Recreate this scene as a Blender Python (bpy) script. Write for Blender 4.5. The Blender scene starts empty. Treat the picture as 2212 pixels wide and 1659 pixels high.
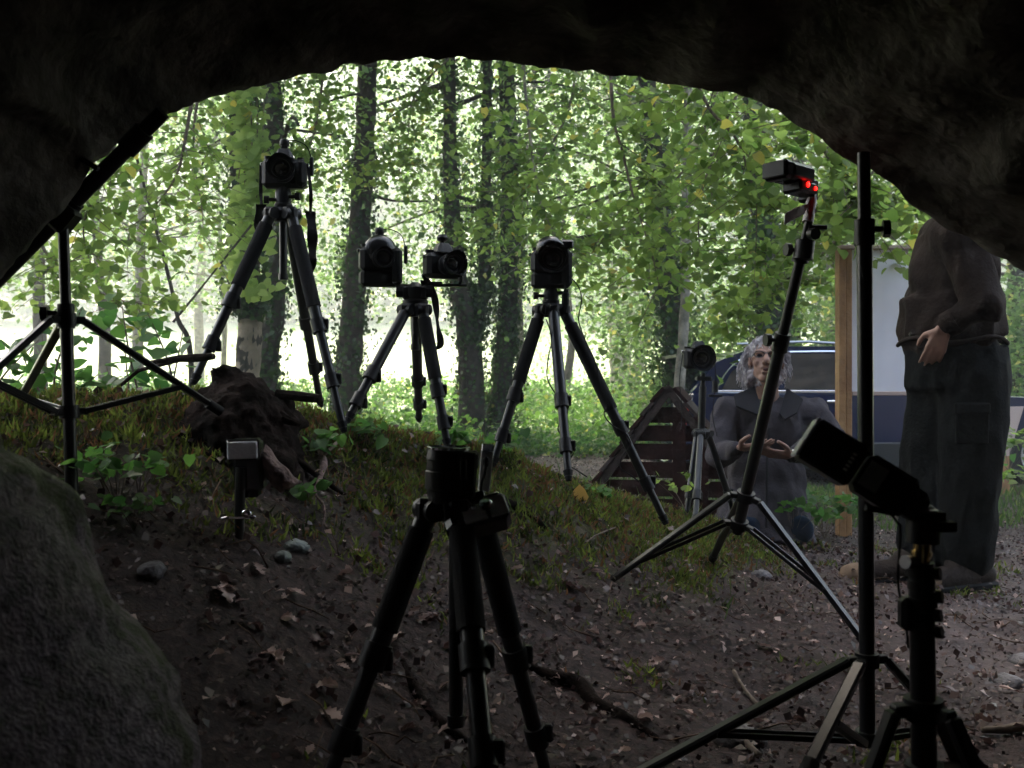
import bpy, math, random
import numpy as np
from mathutils import Vector, Matrix, Euler, noise
random.seed(7); rng = np.random.default_rng(7)
R = math.radians
sc = bpy.context.scene
col = sc.collection

# ---------------- camera ----------------
EYE = 0.85
cam = bpy.data.cameras.new('camera'); camo = bpy.data.objects.new('camera', cam); col.objects.link(camo)
cam.sensor_width = 36; cam.lens = 36 * 2080 / 2212; cam.clip_start = 0.05; cam.clip_end = 1500
camo.location = (0, 0, EYE); camo.rotation_euler = (R(90), 0, 0); sc.camera = camo
cam.dof.use_dof = True; cam.dof.focus_distance = 3.2; cam.dof.aperture_fstop = 7.0
# ---------------- world, sun, exposure ----------------
SUN_EL, SUN_AZ = 52, -22          # degrees; azimuth from +Y (view direction), negative = left
w = bpy.data.worlds.new('World'); sc.world = w; w.use_nodes = True
nt = w.node_tree; bg = nt.nodes['Background']
sky = nt.nodes.new('ShaderNodeTexSky'); sky.sky_type = 'NISHITA'; sky.sun_disc = False
sky.sun_elevation = R(SUN_EL); sky.sun_rotation = R(SUN_AZ); sky.air_density = 1.4; sky.dust_density = 6.0; sky.ozone_density = 0.6
nt.links.new(sky.outputs[0], bg.inputs[0]); bg.inputs[1].default_value = 0.15
sl = bpy.data.lights.new('sun', 'SUN'); sl.energy = 1.5; sl.angle = R(22); sl.color = (1, .97, .9)
so = bpy.data.objects.new('sun', sl); col.objects.link(so)
az = R(SUN_AZ); el = R(SUN_EL)
sdir = Vector((math.sin(az) * math.cos(el), math.cos(az) * math.cos(el), math.sin(el)))
so.rotation_euler = sdir.to_track_quat('Z', 'Y').to_euler(); so.location = (0, 0, 30)
sc.view_settings.view_transform = 'Standard'; sc.view_settings.look = 'None'
sc.view_settings.exposure = 2.7; sc.view_settings.gamma = 1; sc.view_settings.use_curve_mapping = False
sc.render.engine = 'CYCLES'; sc.cycles.max_bounces = 7; sc.cycles.diffuse_bounces = 4; sc.cycles.glossy_bounces = 3
sc.cycles.transmission_bounces = 5; sc.cycles.transparent_max_bounces = 8; sc.cycles.use_denoising = True
sc.cycles.use_adaptive_sampling = True; sc.cycles.sample_clamp_indirect = 6

# ---------------- helpers ----------------
def P(u, v, d):
    """the place at distance d that the photograph shows at (u, v) (2212 x 1659 picture)"""
    return Vector(((u - 1106) / 2080 * d, d, EYE - (v - 829.5) / 2080 * d))

def mat(name, color=(.5, .5, .5), rough=.6, metal=0., spec=.5, noise_amt=0., nscale=20., bump=0., bscale=60., col2=None, emit=None, es=0, coat=0):
    m = bpy.data.materials.new(name); m.use_nodes = True; t = m.node_tree; b = t.nodes['Principled BSDF']
    b.inputs['Base Color'].default_value = (*color, 1); b.inputs['Roughness'].default_value = rough
    b.inputs['Metallic'].default_value = metal; b.inputs['Specular IOR Level'].default_value = spec
    b.inputs['Coat Weight'].default_value = coat
    if emit: b.inputs['Emission Color'].default_value = (*emit, 1); b.inputs['Emission Strength'].default_value = es
    tc = t.nodes.new('ShaderNodeTexCoord')
    if col2 is None and noise_amt > 0: col2 = tuple(c * (1 - noise_amt) for c in color)
    if col2 is not None:
        n = t.nodes.new('ShaderNodeTexNoise'); n.inputs['Scale'].default_value = nscale; n.inputs['Detail'].default_value = 6
        t.links.new(tc.outputs['Object'], n.inputs['Vector'])
        r = t.nodes.new('ShaderNodeValToRGB'); r.color_ramp.elements[0].position = .36; r.color_ramp.elements[1].position = .64
        r.color_ramp.elements[0].color = (*col2, 1); r.color_ramp.elements[1].color = (*color, 1)
        t.links.new(n.outputs[0], r.inputs[0]); t.links.new(r.outputs[0], b.inputs['Base Color'])
    if bump > 0:
        n2 = t.nodes.new('ShaderNodeTexNoise'); n2.inputs['Scale'].default_value = bscale; n2.inputs['Detail'].default_value = 8
        t.links.new(tc.outputs['Object'], n2.inputs['Vector'])
        bp = t.nodes.new('ShaderNodeBump'); bp.inputs['Strength'].default_value = bump; bp.inputs['Distance'].default_value = .02
        t.links.new(n2.outputs[0], bp.inputs['Height']); t.links.new(bp.outputs[0], b.inputs['Normal'])
    return m

def leaf_mat(name, dark, light, yellow, trans=.5, rough=.45, tv=3.0):
    """tint attribute per leaf: 0 dark .. 1 light; a few go yellow"""
    m = bpy.data.materials.new(name); m.use_nodes = True; t = m.node_tree; t.nodes.clear()
    out = t.nodes.new('ShaderNodeOutputMaterial')
    at = t.nodes.new('ShaderNodeAttribute'); at.attribute_name = 'tint'
    r = t.nodes.new('ShaderNodeValToRGB'); e = r.color_ramp.elements
    e[0].position = 0; e[0].color = (*dark, 1); e[1].position = .8; e[1].color = (*light, 1)
    x = e.new(1.0); x.color = (*yellow, 1)
    t.links.new(at.outputs['Fac'], r.inputs[0])
    d = t.nodes.new('ShaderNodeBsdfPrincipled'); d.inputs['Roughness'].default_value = rough; d.inputs['Specular IOR Level'].default_value = .25
    t.links.new(r.outputs[0], d.inputs['Base Color'])
    tr = t.nodes.new('ShaderNodeBsdfTranslucent'); hs = t.nodes.new('ShaderNodeHueSaturation')
    hs.inputs['Saturation'].default_value = 1.08; hs.inputs['Value'].default_value = tv
    t.links.new(r.outputs[0], hs.inputs['Color']); t.links.new(hs.outputs[0], tr.inputs['Color'])
    mx = t.nodes.new('ShaderNodeMixShader'); mx.inputs[0].default_value = trans
    t.links.new(d.outputs[0], mx.inputs[1]); t.links.new(tr.outputs[0], mx.inputs[2]); t.links.new(mx.outputs[0], out.inputs[0])
    return m

class MB:
    def __init__(s): s.v = []; s.f = []
    def add(s, vs, fs):
        n = len(s.v); s.v += [Vector(a) for a in vs]; s.f += [tuple(i + n for i in f) for f in fs]; return s
    def tube(s, pts, rad, n=10, cap=True):
        pts = [Vector(p) for p in pts]
        if not isinstance(rad, (list, tuple)): rad = [rad] * len(pts)
        vs = []; fs = []; prev = None
        for i, p in enumerate(pts):
            a = pts[max(i - 1, 0)]; b = pts[min(i + 1, len(pts) - 1)]; t = (b - a)
            t = t.normalized() if t.length > 1e-9 else Vector((0, 0, 1))
            if prev is None: x = t.orthogonal().normalized()
            else:
                x = prev - t * prev.dot(t); x = x.normalized() if x.length > 1e-6 else t.orthogonal().normalized()
            prev = x; y = t.cross(x)
            for k in range(n):
                c = 2 * math.pi * k / n; vs.append(p + (x * math.cos(c) + y * math.sin(c)) * rad[i])
        for i in range(len(pts) - 1):
            for k in range(n):
                fs.append((i * n + k, i * n + (k + 1) % n, (i + 1) * n + (k + 1) % n, (i + 1) * n + k))
        if cap: fs.append(tuple(reversed(range(n)))); fs.append(tuple((len(pts) - 1) * n + k for k in range(n)))
        return s.add(vs, fs)
    def cyl(s, a, b, r, r2=None, n=14): return s.tube([a, b], [r, r if r2 is None else r2], n)
    def box(s, c, size, rot=None, bev=.12, taper=1.0):
        """bevelled box: chamfered edges (24-vertex)"""
        c = Vector(c); hx, hy, hz = [q / 2 for q in size]; b = min(size) * bev
        vs = []; idx = {}
        for sx in (-1, 1):
            for sy in (-1, 1):
                for sz in (-1, 1):
                    k = taper if sz > 0 else 1
                    for ax in range(3):
                        q = [sx * hx, sy * hy, sz * hz]
                        for j in range(3):
                            if j != ax: q[j] -= (sx, sy, sz)[j] * b
                        q[0] *= k; q[1] *= k
                        idx[(sx, sy, sz, ax)] = len(vs); vs.append(Vector(q))
        fs = []
        S = (-1, 1)
        for ax in range(3):
            o = [j for j in range(3) if j != ax]
            for sg in S:
                loop = []
                for (a_, b_) in ((-1, -1), (1, -1), (1, 1), (-1, 1)):
                    k = [0, 0, 0]; k[ax] = sg; k[o[0]] = a_; k[o[1]] = b_; loop.append(idx[(*k, ax)])
                fs.append(tuple(loop))
        for ax in range(3):
            o = [j for j in range(3) if j != ax]
            for a_ in S:
                for b_ in S:
                    k1 = [0] * 3; k2 = [0] * 3; k1[o[0]] = k2[o[0]] = a_; k1[o[1]] = k2[o[1]] = b_; k1[ax] = -1; k2[ax] = 1
                    fs.append((idx[(*k1, o[0])], idx[(*k2, o[0])], idx[(*k2, o[1])], idx[(*k1, o[1])]))
        for sx in S:
            for sy in S:
                for sz in S: fs.append(tuple(idx[(sx, sy, sz, a)] for a in range(3)))
        if rot is not None:
            M = rot if isinstance(rot, Matrix) else Euler(rot).to_matrix()
            vs = [M @ q for q in vs]
        return s.add([q + c for q in vs], fs)
    def lathe(s, prof, origin=(0, 0, 0), axis=(0, 0, 1), n=24):
        """prof: (radius, height) along axis"""
        o = Vector(origin); t = Vector(axis).normalized(); x = t.orthogonal().normalized(); y = t.cross(x)
        vs = []; fs = []
        for r, h in prof:
            for k in range(n):
                c = 2 * math.pi * k / n; vs.append(o + t * h + (x * math.cos(c) + y * math.sin(c)) * r)
        for i in range(len(prof) - 1):
            for k in range(n): fs.append((i * n + k, i * n + (k + 1) % n, (i + 1) * n + (k + 1) % n, (i + 1) * n + k))
        return s.add(vs, fs)
    def ell(s, c, r, rot=None, nu=14, nv=9):
        c = Vector(c); vs = []; fs = []
        if not isinstance(r, (tuple, list)): r = (r, r, r)
        M = Euler(rot).to_matrix() if rot is not None else Matrix.Identity(3)
        vs.append(Vector((0, 0, -r[2])))
        for i in range(1, nv):
            p = math.pi * i / nv - math.pi / 2
            for k in range(nu):
                a = 2 * math.pi * k / nu; vs.append(Vector((r[0] * math.cos(p) * math.cos(a), r[1] * math.cos(p) * math.sin(a), r[2] * math.sin(p))))
        vs.append(Vector((0, 0, r[2])))
        for k in range(nu): fs.append((0, 1 + (k + 1) % nu, 1 + k))
        for i in range(nv - 2):
            for k in range(nu): fs.append((1 + i * nu + k, 1 + i * nu + (k + 1) % nu, 1 + (i + 1) * nu + (k + 1) % nu, 1 + (i + 1) * nu + k))
        L = len(vs) - 1; b = 1 + (nv - 2) * nu
        for k in range(nu): fs.append((L, b + k, b + (k + 1) % nu))
        return s.add([M @ q + c for q in vs], fs)
    def caps(s, a, b, r1, r2=None, n=12):
        """tapered capsule"""
        a = Vector(a); b = Vector(b); r2 = r1 if r2 is None else r2
        d = (b - a); L = d.length; t = d / L if L > 1e-9 else Vector((0, 0, 1))
        pts = []; rad = []
        for k in range(5):
            q = math.pi / 2 * (1 - k / 4); pts.append(a - t * r1 * math.sin(q) * .999); rad.append(max(r1 * math.cos(q), r1 * .05))
        for k in range(5):
            q = math.pi / 2 * k / 4; pts.append(b + t * r2 * math.sin(q) * .999); rad.append(max(r2 * math.cos(q), r2 * .05))
        return s.tube(pts, rad, n)

def base_of(parent):
    p = Vector((0, 0, 0))
    while parent is not None: p += parent.location; parent = parent.parent
    return p

def link(name, me, m, parent=None, smooth=None):
    if m is not None: me.materials.append(m)
    o = bpy.data.objects.new(name, me); col.objects.link(o)
    if parent is not None: o.parent = parent
    return o

def obj(name, mb, m, parent=None, smooth=35, local=False):
    off = Vector((0, 0, 0)) if local or parent is None else base_of(parent)
    me = bpy.data.meshes.new(name); me.from_pydata([tuple(q - off) for q in mb.v], [], mb.f); me.update()
    if smooth:
        me.shade_smooth() if smooth >= 180 else me.shade_smooth()
        if smooth < 180: me.set_sharp_from_angle(angle=R(smooth))
    return link(name, me, m, parent)

def tag(o, label=None, cat=None, group=None, kind=None):
    if label: o['label'] = label
    if cat: o['category'] = cat
    if group: o['group'] = group
    if kind: o['kind'] = kind
    return o

def thing(name, label, cat, loc=(0, 0, 0), rot=None, group=None):
    o = bpy.data.objects.new(name, None); col.objects.link(o); o.location = loc; o.empty_display_size = .1
    if rot is not None: o.rotation_euler = rot
    return tag(o, label, cat, group)

def np_mesh(name, V, F, tint=None):
    """V (n,3); F (m,k) same polygon size"""
    me = bpy.data.meshes.new(name); m_, k = F.shape
    me.vertices.add(len(V)); me.vertices.foreach_set('co', np.asarray(V, np.float32).ravel())
    me.loops.add(m_ * k); me.loops.foreach_set('vertex_index', F.astype(np.int32).ravel())
    me.polygons.add(m_); me.polygons.foreach_set('loop_start', (np.arange(m_) * k).astype(np.int32))
    me.polygons.foreach_set('loop_total', np.full(m_, k, np.int32))
    me.update(calc_edges=True)
    if tint is not None:
        a = me.attributes.new('tint', 'FLOAT', 'FACE'); a.data.foreach_set('value', np.asarray(tint, np.float32))
    return me

HEART_V = np.array([(0, 0, 0), (.34, -.06, .06), (.5, .3, .1), (.3, .7, .05), (0, 1, -.06), (-.3, .7, .05), (-.5, .3, .1), (-.34, -.06, .06)], float)
HEART_F = np.array([(0, 1, 2, 3), (0, 3, 4, 5), (0, 5, 6, 7)])
HEART_V[:, 1] -= .3
QUAD_V = np.array([(0, -.5, -.05), (.42, 0, .1), (0, .5, -.05), (-.42, 0, .1)], float)
QUAD_F = np.array([(0, 1, 2, 3)])
BLADE_V = np.array([(-.09, 0, 0), (.09, 0, 0), (.05, .6, .08), (0, 1, .22), (-.05, .6, .08)], float)

def leaf_rot(N, tilt=.8, face=None):
    """N rotation matrices: leaf normal = up tilted, random yaw"""
    nrm = rng.normal(0, tilt, (N, 3)); nrm[:, 2] += 1.0
    if face is not None: nrm = nrm + face
    nrm /= np.linalg.norm(nrm, axis=1, keepdims=True)
    a = rng.normal(0, 1, (N, 3)); a[:, 2] -= .8
    y = a - nrm * (a * nrm).sum(1, keepdims=True); y /= np.linalg.norm(y, axis=1, keepdims=True)
    x = np.cross(y, nrm)
    return np.stack([x, y, nrm], axis=2)

def leaves_mesh(name, C, size, heart=False, tilt=.8, face=None, tint=(.5, .25), yellow=.03):
    N = len(C); TV, TF = (HEART_V, HEART_F) if heart else (QUAD_V, QUAD_F)
    M = leaf_rot(N, tilt, face)
    s = np.broadcast_to(size, (N,)) * rng.uniform(.6, 1.35, N)
    V = np.einsum('nij,kj->nki', M, TV) * s[:, None, None] + C[:, None, :]
    k = len(TV); F = (TF[None] + (np.arange(N) * k)[:, None, None]).reshape(-1, TF.shape[1])
    tn = np.clip(rng.normal(tint[0], tint[1], N), 0, .8); tn[rng.random(N) < yellow] = 1.0
    return np_mesh(name, V.reshape(-1, 3), F, np.repeat(tn, len(TF)))

def remesh(name, mb, m, parent=None, voxel=.006, smooth_it=6, disp=None):
    me = bpy.data.meshes.new('tmp'); me.from_pydata([tuple(q) for q in mb.v], [], mb.f)
    o = bpy.data.objects.new('tmp', me); col.objects.link(o)
    md = o.modifiers.new('r', 'REMESH'); md.mode = 'VOXEL'; md.voxel_size = voxel
    ms = o.modifiers.new('s', 'SMOOTH'); ms.factor = .5; ms.iterations = smooth_it
    dg = bpy.context.evaluated_depsgraph_get(); dg.update()
    n = bpy.data.meshes.new_from_object(o.evaluated_get(dg)); bpy.data.objects.remove(o); bpy.data.meshes.remove(me)
    n.name = name
    if disp:
        nor = [v.normal.copy() for v in n.vertices]
        for v, q in zip(n.vertices, nor): v.co += q * disp(v.co)
    off = base_of(parent) if parent else Vector((0, 0, 0))
    for v in n.vertices: v.co -= off
    n.update(); n.shade_smooth()
    return link(name, n, m, parent)

# ---------------- materials ----------------
M = {}
M['black'] = mat('black_paint', (.011, .011, .012), .42, spec=.28)
M['satin'] = mat('satin_black_tube', (.010, .010, .0115), .3, metal=.0, spec=.45)
M['rubber'] = mat('black_rubber', (.012, .012, .013), .75, spec=.15)
M['foam'] = mat('foam_grip', (.02, .02, .021), .9, spec=.08, bump=.2, bscale=300)
M['plastic'] = mat('camera_plastic', (.010, .010, .011), .5, spec=.25, bump=.15, bscale=700)
M['gloss'] = mat('gloss_black', (.008, .008, .009), .25, spec=.4)
M['chrome'] = mat('bright_metal', (.75, .75, .78), .16, metal=1)
M['alu'] = mat('grey_metal', (.4, .4, .42), .35, metal=.9)
M['brass'] = mat('brass', (.55, .38, .16), .25, metal=1)
M['glass'] = mat('front_glass', (.02, .02, .03), .04, spec=.9, coat=1)
M['fresnel'] = mat('flash_window', (.8, .8, .88), .25, spec=.8, bump=.3, bscale=120, coat=.4)
M['dimwin'] = mat('dim_flash_window', (.06, .06, .065), .4, spec=.4)
M['white'] = mat('off_white_plastic', (.93, .93, .9), .5, noise_amt=.15)
M['pale_matte'] = mat('pale_matte_coat', (.93, .93, .9), .6, noise_amt=.15, nscale=60)
M['paper'] = mat('pale_plastic_bag', (.55, .5, .52), .45, bump=.4, bscale=50)
M['strap'] = mat('strap_webbing', (.018, .018, .02), .85, spec=.08, bump=.2, bscale=400)
M['red'] = mat('red_lamp', (.5, .02, .02), .3, emit=(1, .006, .004), es=1.6)
M['redbody'] = mat('red_lens', (.7, .03, .02), .2)
M['bark'] = mat('bark_dark', (.06, .05, .04), .9, spec=.08, col2=(.035, .032, .025), nscale=16, bump=1, bscale=28)
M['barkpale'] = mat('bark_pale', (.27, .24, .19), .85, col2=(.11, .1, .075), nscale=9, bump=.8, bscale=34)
M['barkpink'] = mat('bark_bare', (.26, .2, .14), .85, col2=(.14, .11, .07), nscale=7, bump=.6, bscale=30)
M['deadwood'] = mat('rotten_wood', (.018, .011, .009), .98, spec=.1, col2=(.006, .004, .003), nscale=14, bump=1, bscale=30)
M['bark_flake'] = mat('bark_flake', (.2, .13, .12), .85, col2=(.06, .035, .03), nscale=30, bump=.7, bscale=60)
M['twig'] = mat('twig', (.16, .12, .09), .85, noise_amt=.5, nscale=40)
M['leaf'] = leaf_mat('forest_leaf', (.035, .065, .025), (.10, .155, .05), (.2, .2, .07), .5)
M['leaf_far_hazed'] = leaf_mat('far_leaf_hazed', (.10, .14, .075), (.20, .27, .13), (.24, .24, .12), .5)  # paler copy of the forest leaf: distance haze put into its colour
M['leaf_near'] = leaf_mat('lime_leaf', (.05, .09, .02), (.12, .165, .045), (.22, .2, .05), .55)
M['leaf_pale'] = leaf_mat('pale_vine_leaf', (.12, .17, .05), (.24, .30, .11), (.32, .3, .1), .6)
M['leaf_ivy'] = leaf_mat('ivy_leaf', (.012, .028, .01), (.04, .075, .02), (.1, .1, .03), .25, .35)
M['leaf_under'] = leaf_mat('undergrowth_leaf', (.03, .075, .02), (.1, .18, .04), (.2, .22, .05), .4)
M['leaf_shrub'] = leaf_mat('shrub_leaf', (.025, .07, .02), (.06, .12, .03), (.12, .16, .04), .42)
M['moss'] = leaf_mat('moss_sprig', (.016, .026, .008), (.14, .175, .04), (.12, .065, .035), .35, .95, 2.2)
M['litter'] = leaf_mat('dead_leaf', (.016, .009, .008), (.11, .068, .06), (.36, .26, .23), .1, .4)
M['grass'] = leaf_mat('grass_blade', (.03, .06, .02), (.08, .13, .035), (.18, .2, .06), .4, .5, 2.0)

# ---------------- ground ----------------
CX = [-4, -1.38, -.95, -.6, -.33, -.01, .16, .34, .54, .74, .98, 1.23, 1.6, 2.5]
CH = [.90, .80, .785, .735, .65, .57, .505, .43, .35, .27, .185, .10, .04, .02]
CY = [2.5, 2.55, 2.8, 3.1, 3.3, 3.4, 3.5, 3.6, 3.75, 3.9, 4.1, 4.3, 4.4, 4.4]
def ground_np(x, y):
    H = np.interp(x, CX, CH); yc = np.interp(x, CX, CY)
    base = np.interp(x, [-2, -.6, 0, .6, 2.5], [.30, .14, .05, .02, .05])
    base = np.minimum(base, H)
    y0 = np.interp(x, [-1.2, -.5, 0, .3], [.6, 1.1, 1.5, 1.75]); ex = np.interp(x, [-1.2, -.5, 0, .3], [1.2, 1.7, 2.2, 2.5])
    t = np.clip((y - y0) / (yc - y0), 0, 1)
    near = base + (H - base) * (t ** ex) * (1.45 - .45 * t)
    t2 = np.clip((y - yc) / 2.6, 0, 1); s = t2 * t2 * (3 - 2 * t2)
    far = H * (1 - s)
    z = np.where(y < yc, near, far)
    z = z - .14 * np.clip((y - 7) / 2, 0, 1) * np.clip((x - 1.5) / 1.5, 0, 1) * np.clip((14 - y) / 3, 0, 1)
    hill = np.clip(y - 24, 0, None); z = z + .10 * hill - .06 * np.clip(y - 95, 0, None) * 1
    z = z + .03 * np.clip(-x - 20, 0, None) * 0
    return z
def ground_full(x, y):
    z = ground_np(x, y); zz = np.zeros_like(z)
    fx = np.ravel(x); fy = np.ravel(y); o = np.zeros(len(fx))
    for i in range(len(fx)):
        a, b = float(fx[i]), float(fy[i]); dist = math.hypot(a, b)
        if dist < 14:
            o[i] = .035 * noise.noise((a * 1.7, b * 1.7, 0)) + .016 * noise.noise((a * 6, b * 6, 3)) + (.007 * noise.noise((a * 19, b * 19, 5)) if dist < 6 else 0)
            if dist < 4.5: o[i] += .004 * noise.noise((a * 50, b * 50, 7))
        else: o[i] = .25 * noise.noise((a * .15, b * .15, 0)) * min(1, (dist - 14) / 20)
    return z + o.reshape(z.shape)
def gz(x, y): return float(ground_full(np.array([x]), np.array([y]))[0])

def axis(fine0, fine1, step, lo, hi, g=1.13):
    a = list(np.arange(fine0, fine1, step)); s = step; q = a[-1]
    while q < hi: s *= g; q += s; a.append(q)
    s = step; q = a[0]; pre = []
    while q > lo: s *= g; q -= s; pre.append(q)
    return np.array(pre[::-1] + a)
gx = axis(-1.8, 2.9, .026, -350, 350); gy = axis(1.2, 5.2, .026, -60, 420)
GX, GY = np.meshgrid(gx, gy)
GZ = ground_full(GX, GY)
nx, ny = len(gx), len(gy)
V = np.stack([GX.ravel(), GY.ravel(), GZ.ravel()], 1)
i0 = (np.arange(ny - 1)[:, None] * nx + np.arange(nx - 1)[None]).ravel()
F = np.stack([i0, i0 + 1, i0 + 1 + nx, i0 + nx], 1)
gm = np_mesh('ground', V, F)
def att(me, n, arr):
    a = me.attributes.new(n, 'FLOAT', 'POINT'); a.data.foreach_set('value', np.asarray(arr, np.float32).ravel())
yc = np.interp(GX, CX, CY); Hc = np.interp(GX, CX, CH)
moss = np.exp(-((GY - yc + .05) / .6) ** 2) * np.clip(Hc * 3, 0, 1)
moss = np.maximum(moss, np.clip((GY - 5.2) / 2, 0, 1) * .55 * np.clip((16 - GY), 0, 1))
path = np.exp(-((GY - 9.6 - .15 * (GX - 1)) / 1.5) ** 2) * np.clip((GX + 1.5) / 1.5, 0, 1)
path = np.maximum(path, np.clip((GX - .9) / .5, 0, 1) * np.clip((5.3 - GY) / 1.2, 0, 1) * .8)
meadow = np.clip((GY - 15) / 4, 0, 1)
att(gm, 'moss', moss); att(gm, 'path', path); att(gm, 'meadow', meadow)
gmat = bpy.data.materials.new('forest_floor'); gmat.use_nodes = True; t = gmat.node_tree; b = t.nodes['Principled BSDF']
def N(tt, k, **kw):
    n = tt.nodes.new(k)
    for a_, v_ in kw.items(): n.inputs[a_].default_value = v_
    return n
tc = N(t, 'ShaderNodeTexCoord')
n1 = N(t, 'ShaderNodeTexNoise', Scale=9., Detail=8., Roughness=.7); n2 = N(t, 'ShaderNodeTexNoise', Scale=45., Detail=6., Roughness=.7); n3 = N(t, 'ShaderNodeTexVoronoi', Scale=38.)
for n in (n1, n2, n3): t.links.new(tc.outputs['Object'], n.inputs['Vector'])
def ramp(tt, src, stops):
    r = tt.nodes.new('ShaderNodeValToRGB'); e = r.color_ramp.elements
    while len(e) < len(stops): e.new(.5)
    for k, (p_, c_) in enumerate(stops): e[k].position = p_; e[k].color = (*c_, 1)
    tt.links.new(src, r.inputs[0]); return r
soil = ramp(t, n2.outputs[0], [(.32, (.007, .005, .004)), (.5, (.026, .0145, .0125)), (.68, (.075, .046, .042))])
mossr = ramp(t, n2.outputs[0], [(.3, (.012, .014, .004)), (.5, (.04, .044, .01)), (.7, (.075, .065, .02))])
pathr = ramp(t, n1.outputs[0], [(.3, (.035, .025, .024)), (.7, (.13, .095, .09))])
mead = ramp(t, n1.outputs[0], [(.3, (.32, .4, .18)), (.7, (.52, .58, .3))])
def mix(tt, f, a_, b_):
    x = tt.nodes.new('ShaderNodeMix'); x.data_type = 'RGBA'; tt.links.new(f, x.inputs[0]); tt.links.new(a_, x.inputs[6]); tt.links.new(b_, x.inputs[7]); return x.outputs[2]
def attr(n):
    a = t.nodes.new('ShaderNodeAttribute'); a.attribute_name = n; return a.outputs['Fac']
mm = t.nodes.new('ShaderNodeMath'); mm.operation = 'MULTIPLY_ADD'; t.links.new(attr('moss'), mm.inputs[0]); mm.inputs[1].default_value = 1.0
ms = t.nodes.new('ShaderNodeMath'); ms.operation = 'MULTIPLY_ADD'; t.links.new(n1.outputs[0], ms.inputs[0]); ms.inputs[1].default_value = 5; ms.inputs[2].default_value = -2.6
t.links.new(ms.outputs[0], mm.inputs[2]); mc = t.nodes.new('ShaderNodeClamp')
mm2 = t.nodes.new('ShaderNodeMath'); mm2.operation = 'MULTIPLY'; t.links.new(mm.outputs[0], mc.inputs[0]); t.links.new(mc.outputs[0], mm2.inputs[0]); t.links.new(attr('moss'), mm2.inputs[1])
c = mix(t, mm2.outputs[0], soil.outputs[0], mossr.outputs[0]); c = mix(t, attr('path'), c, pathr.outputs[0]); c = mix(t, attr('meadow'), c, mead.outputs[0])
t.links.new(c, b.inputs['Base Color']); b.inputs['Roughness'].default_value = .7; b.inputs['Specular IOR Level'].default_value = .22
bp = N(t, 'ShaderNodeBump', Strength=.9, Distance=.012); t.links.new(n2.outputs[0], bp.inputs['Height'])
t.links.new(bp.outputs[0], b.inputs['Normal'])
gm.shade_smooth()
ground = tag(link('ground', gm, gmat), 'forest floor with mossy mound and dirt path', kind='structure')

# ---------------- cave rock ----------------
LIP = [(-420, 2300, 1.5), (-420, 1900, 1.5), (-420, 1500, 1.5), (-380, 1250, 1.55), (-300, 1000, 1.6), (-150, 760, 1.7), (-40, 640, 1.8), (0, 592, 1.85), (30, 560, 1.9), (100, 490, 1.95), (128, 452, 2.0), (165, 398, 2.05),
       (200, 352, 2.1), (250, 302, 2.15), (310, 258, 2.2), (350, 248, 2.25), (430, 217, 2.35), (500, 194, 2.4), (560, 180, 2.45), (620, 171, 2.5), (700, 151, 2.55), (800, 131, 2.6),
       (900, 125, 2.65), (1000, 121, 2.7), (1080, 130, 2.7), (1130, 137, 2.7), (1250, 149, 2.7), (1320, 165, 2.7), (1400, 170, 2.65), (1480, 190, 2.6), (1550, 199, 2.6),
       (1600, 203, 2.6), (1660, 225, 2.55), (1700, 255, 2.55), (1760, 292, 2.5), (1830, 341, 2.5), (1880, 362, 2.5), (1930, 400, 2.5), (1970, 436, 2.5), (2030, 480, 2.5),
       (2100, 520, 2.5), (2160, 550, 2.5), (2212, 578, 2.5), (2330, 650, 2.5), (2480, 800, 2.5), (2600, 1000, 2.5), (2650, 1300, 2.5), (2650, 1640, 2.4), (2650, 2000, 2.4)]
L = [P(*q) for q in LIP]
seg = [0]
for a_, b_ in zip(L, L[1:]): seg.append(seg[-1] + (b_ - a_).length)
NA = 420
ss = np.linspace(0, seg[-1], NA); Lx = np.interp(ss, seg, [q.x for q in L]); Ly = np.interp(ss, seg, [q.y for q in L]); Lz = np.interp(ss, seg, [q.z for q in L])
cx, cz = .12, .35
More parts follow.
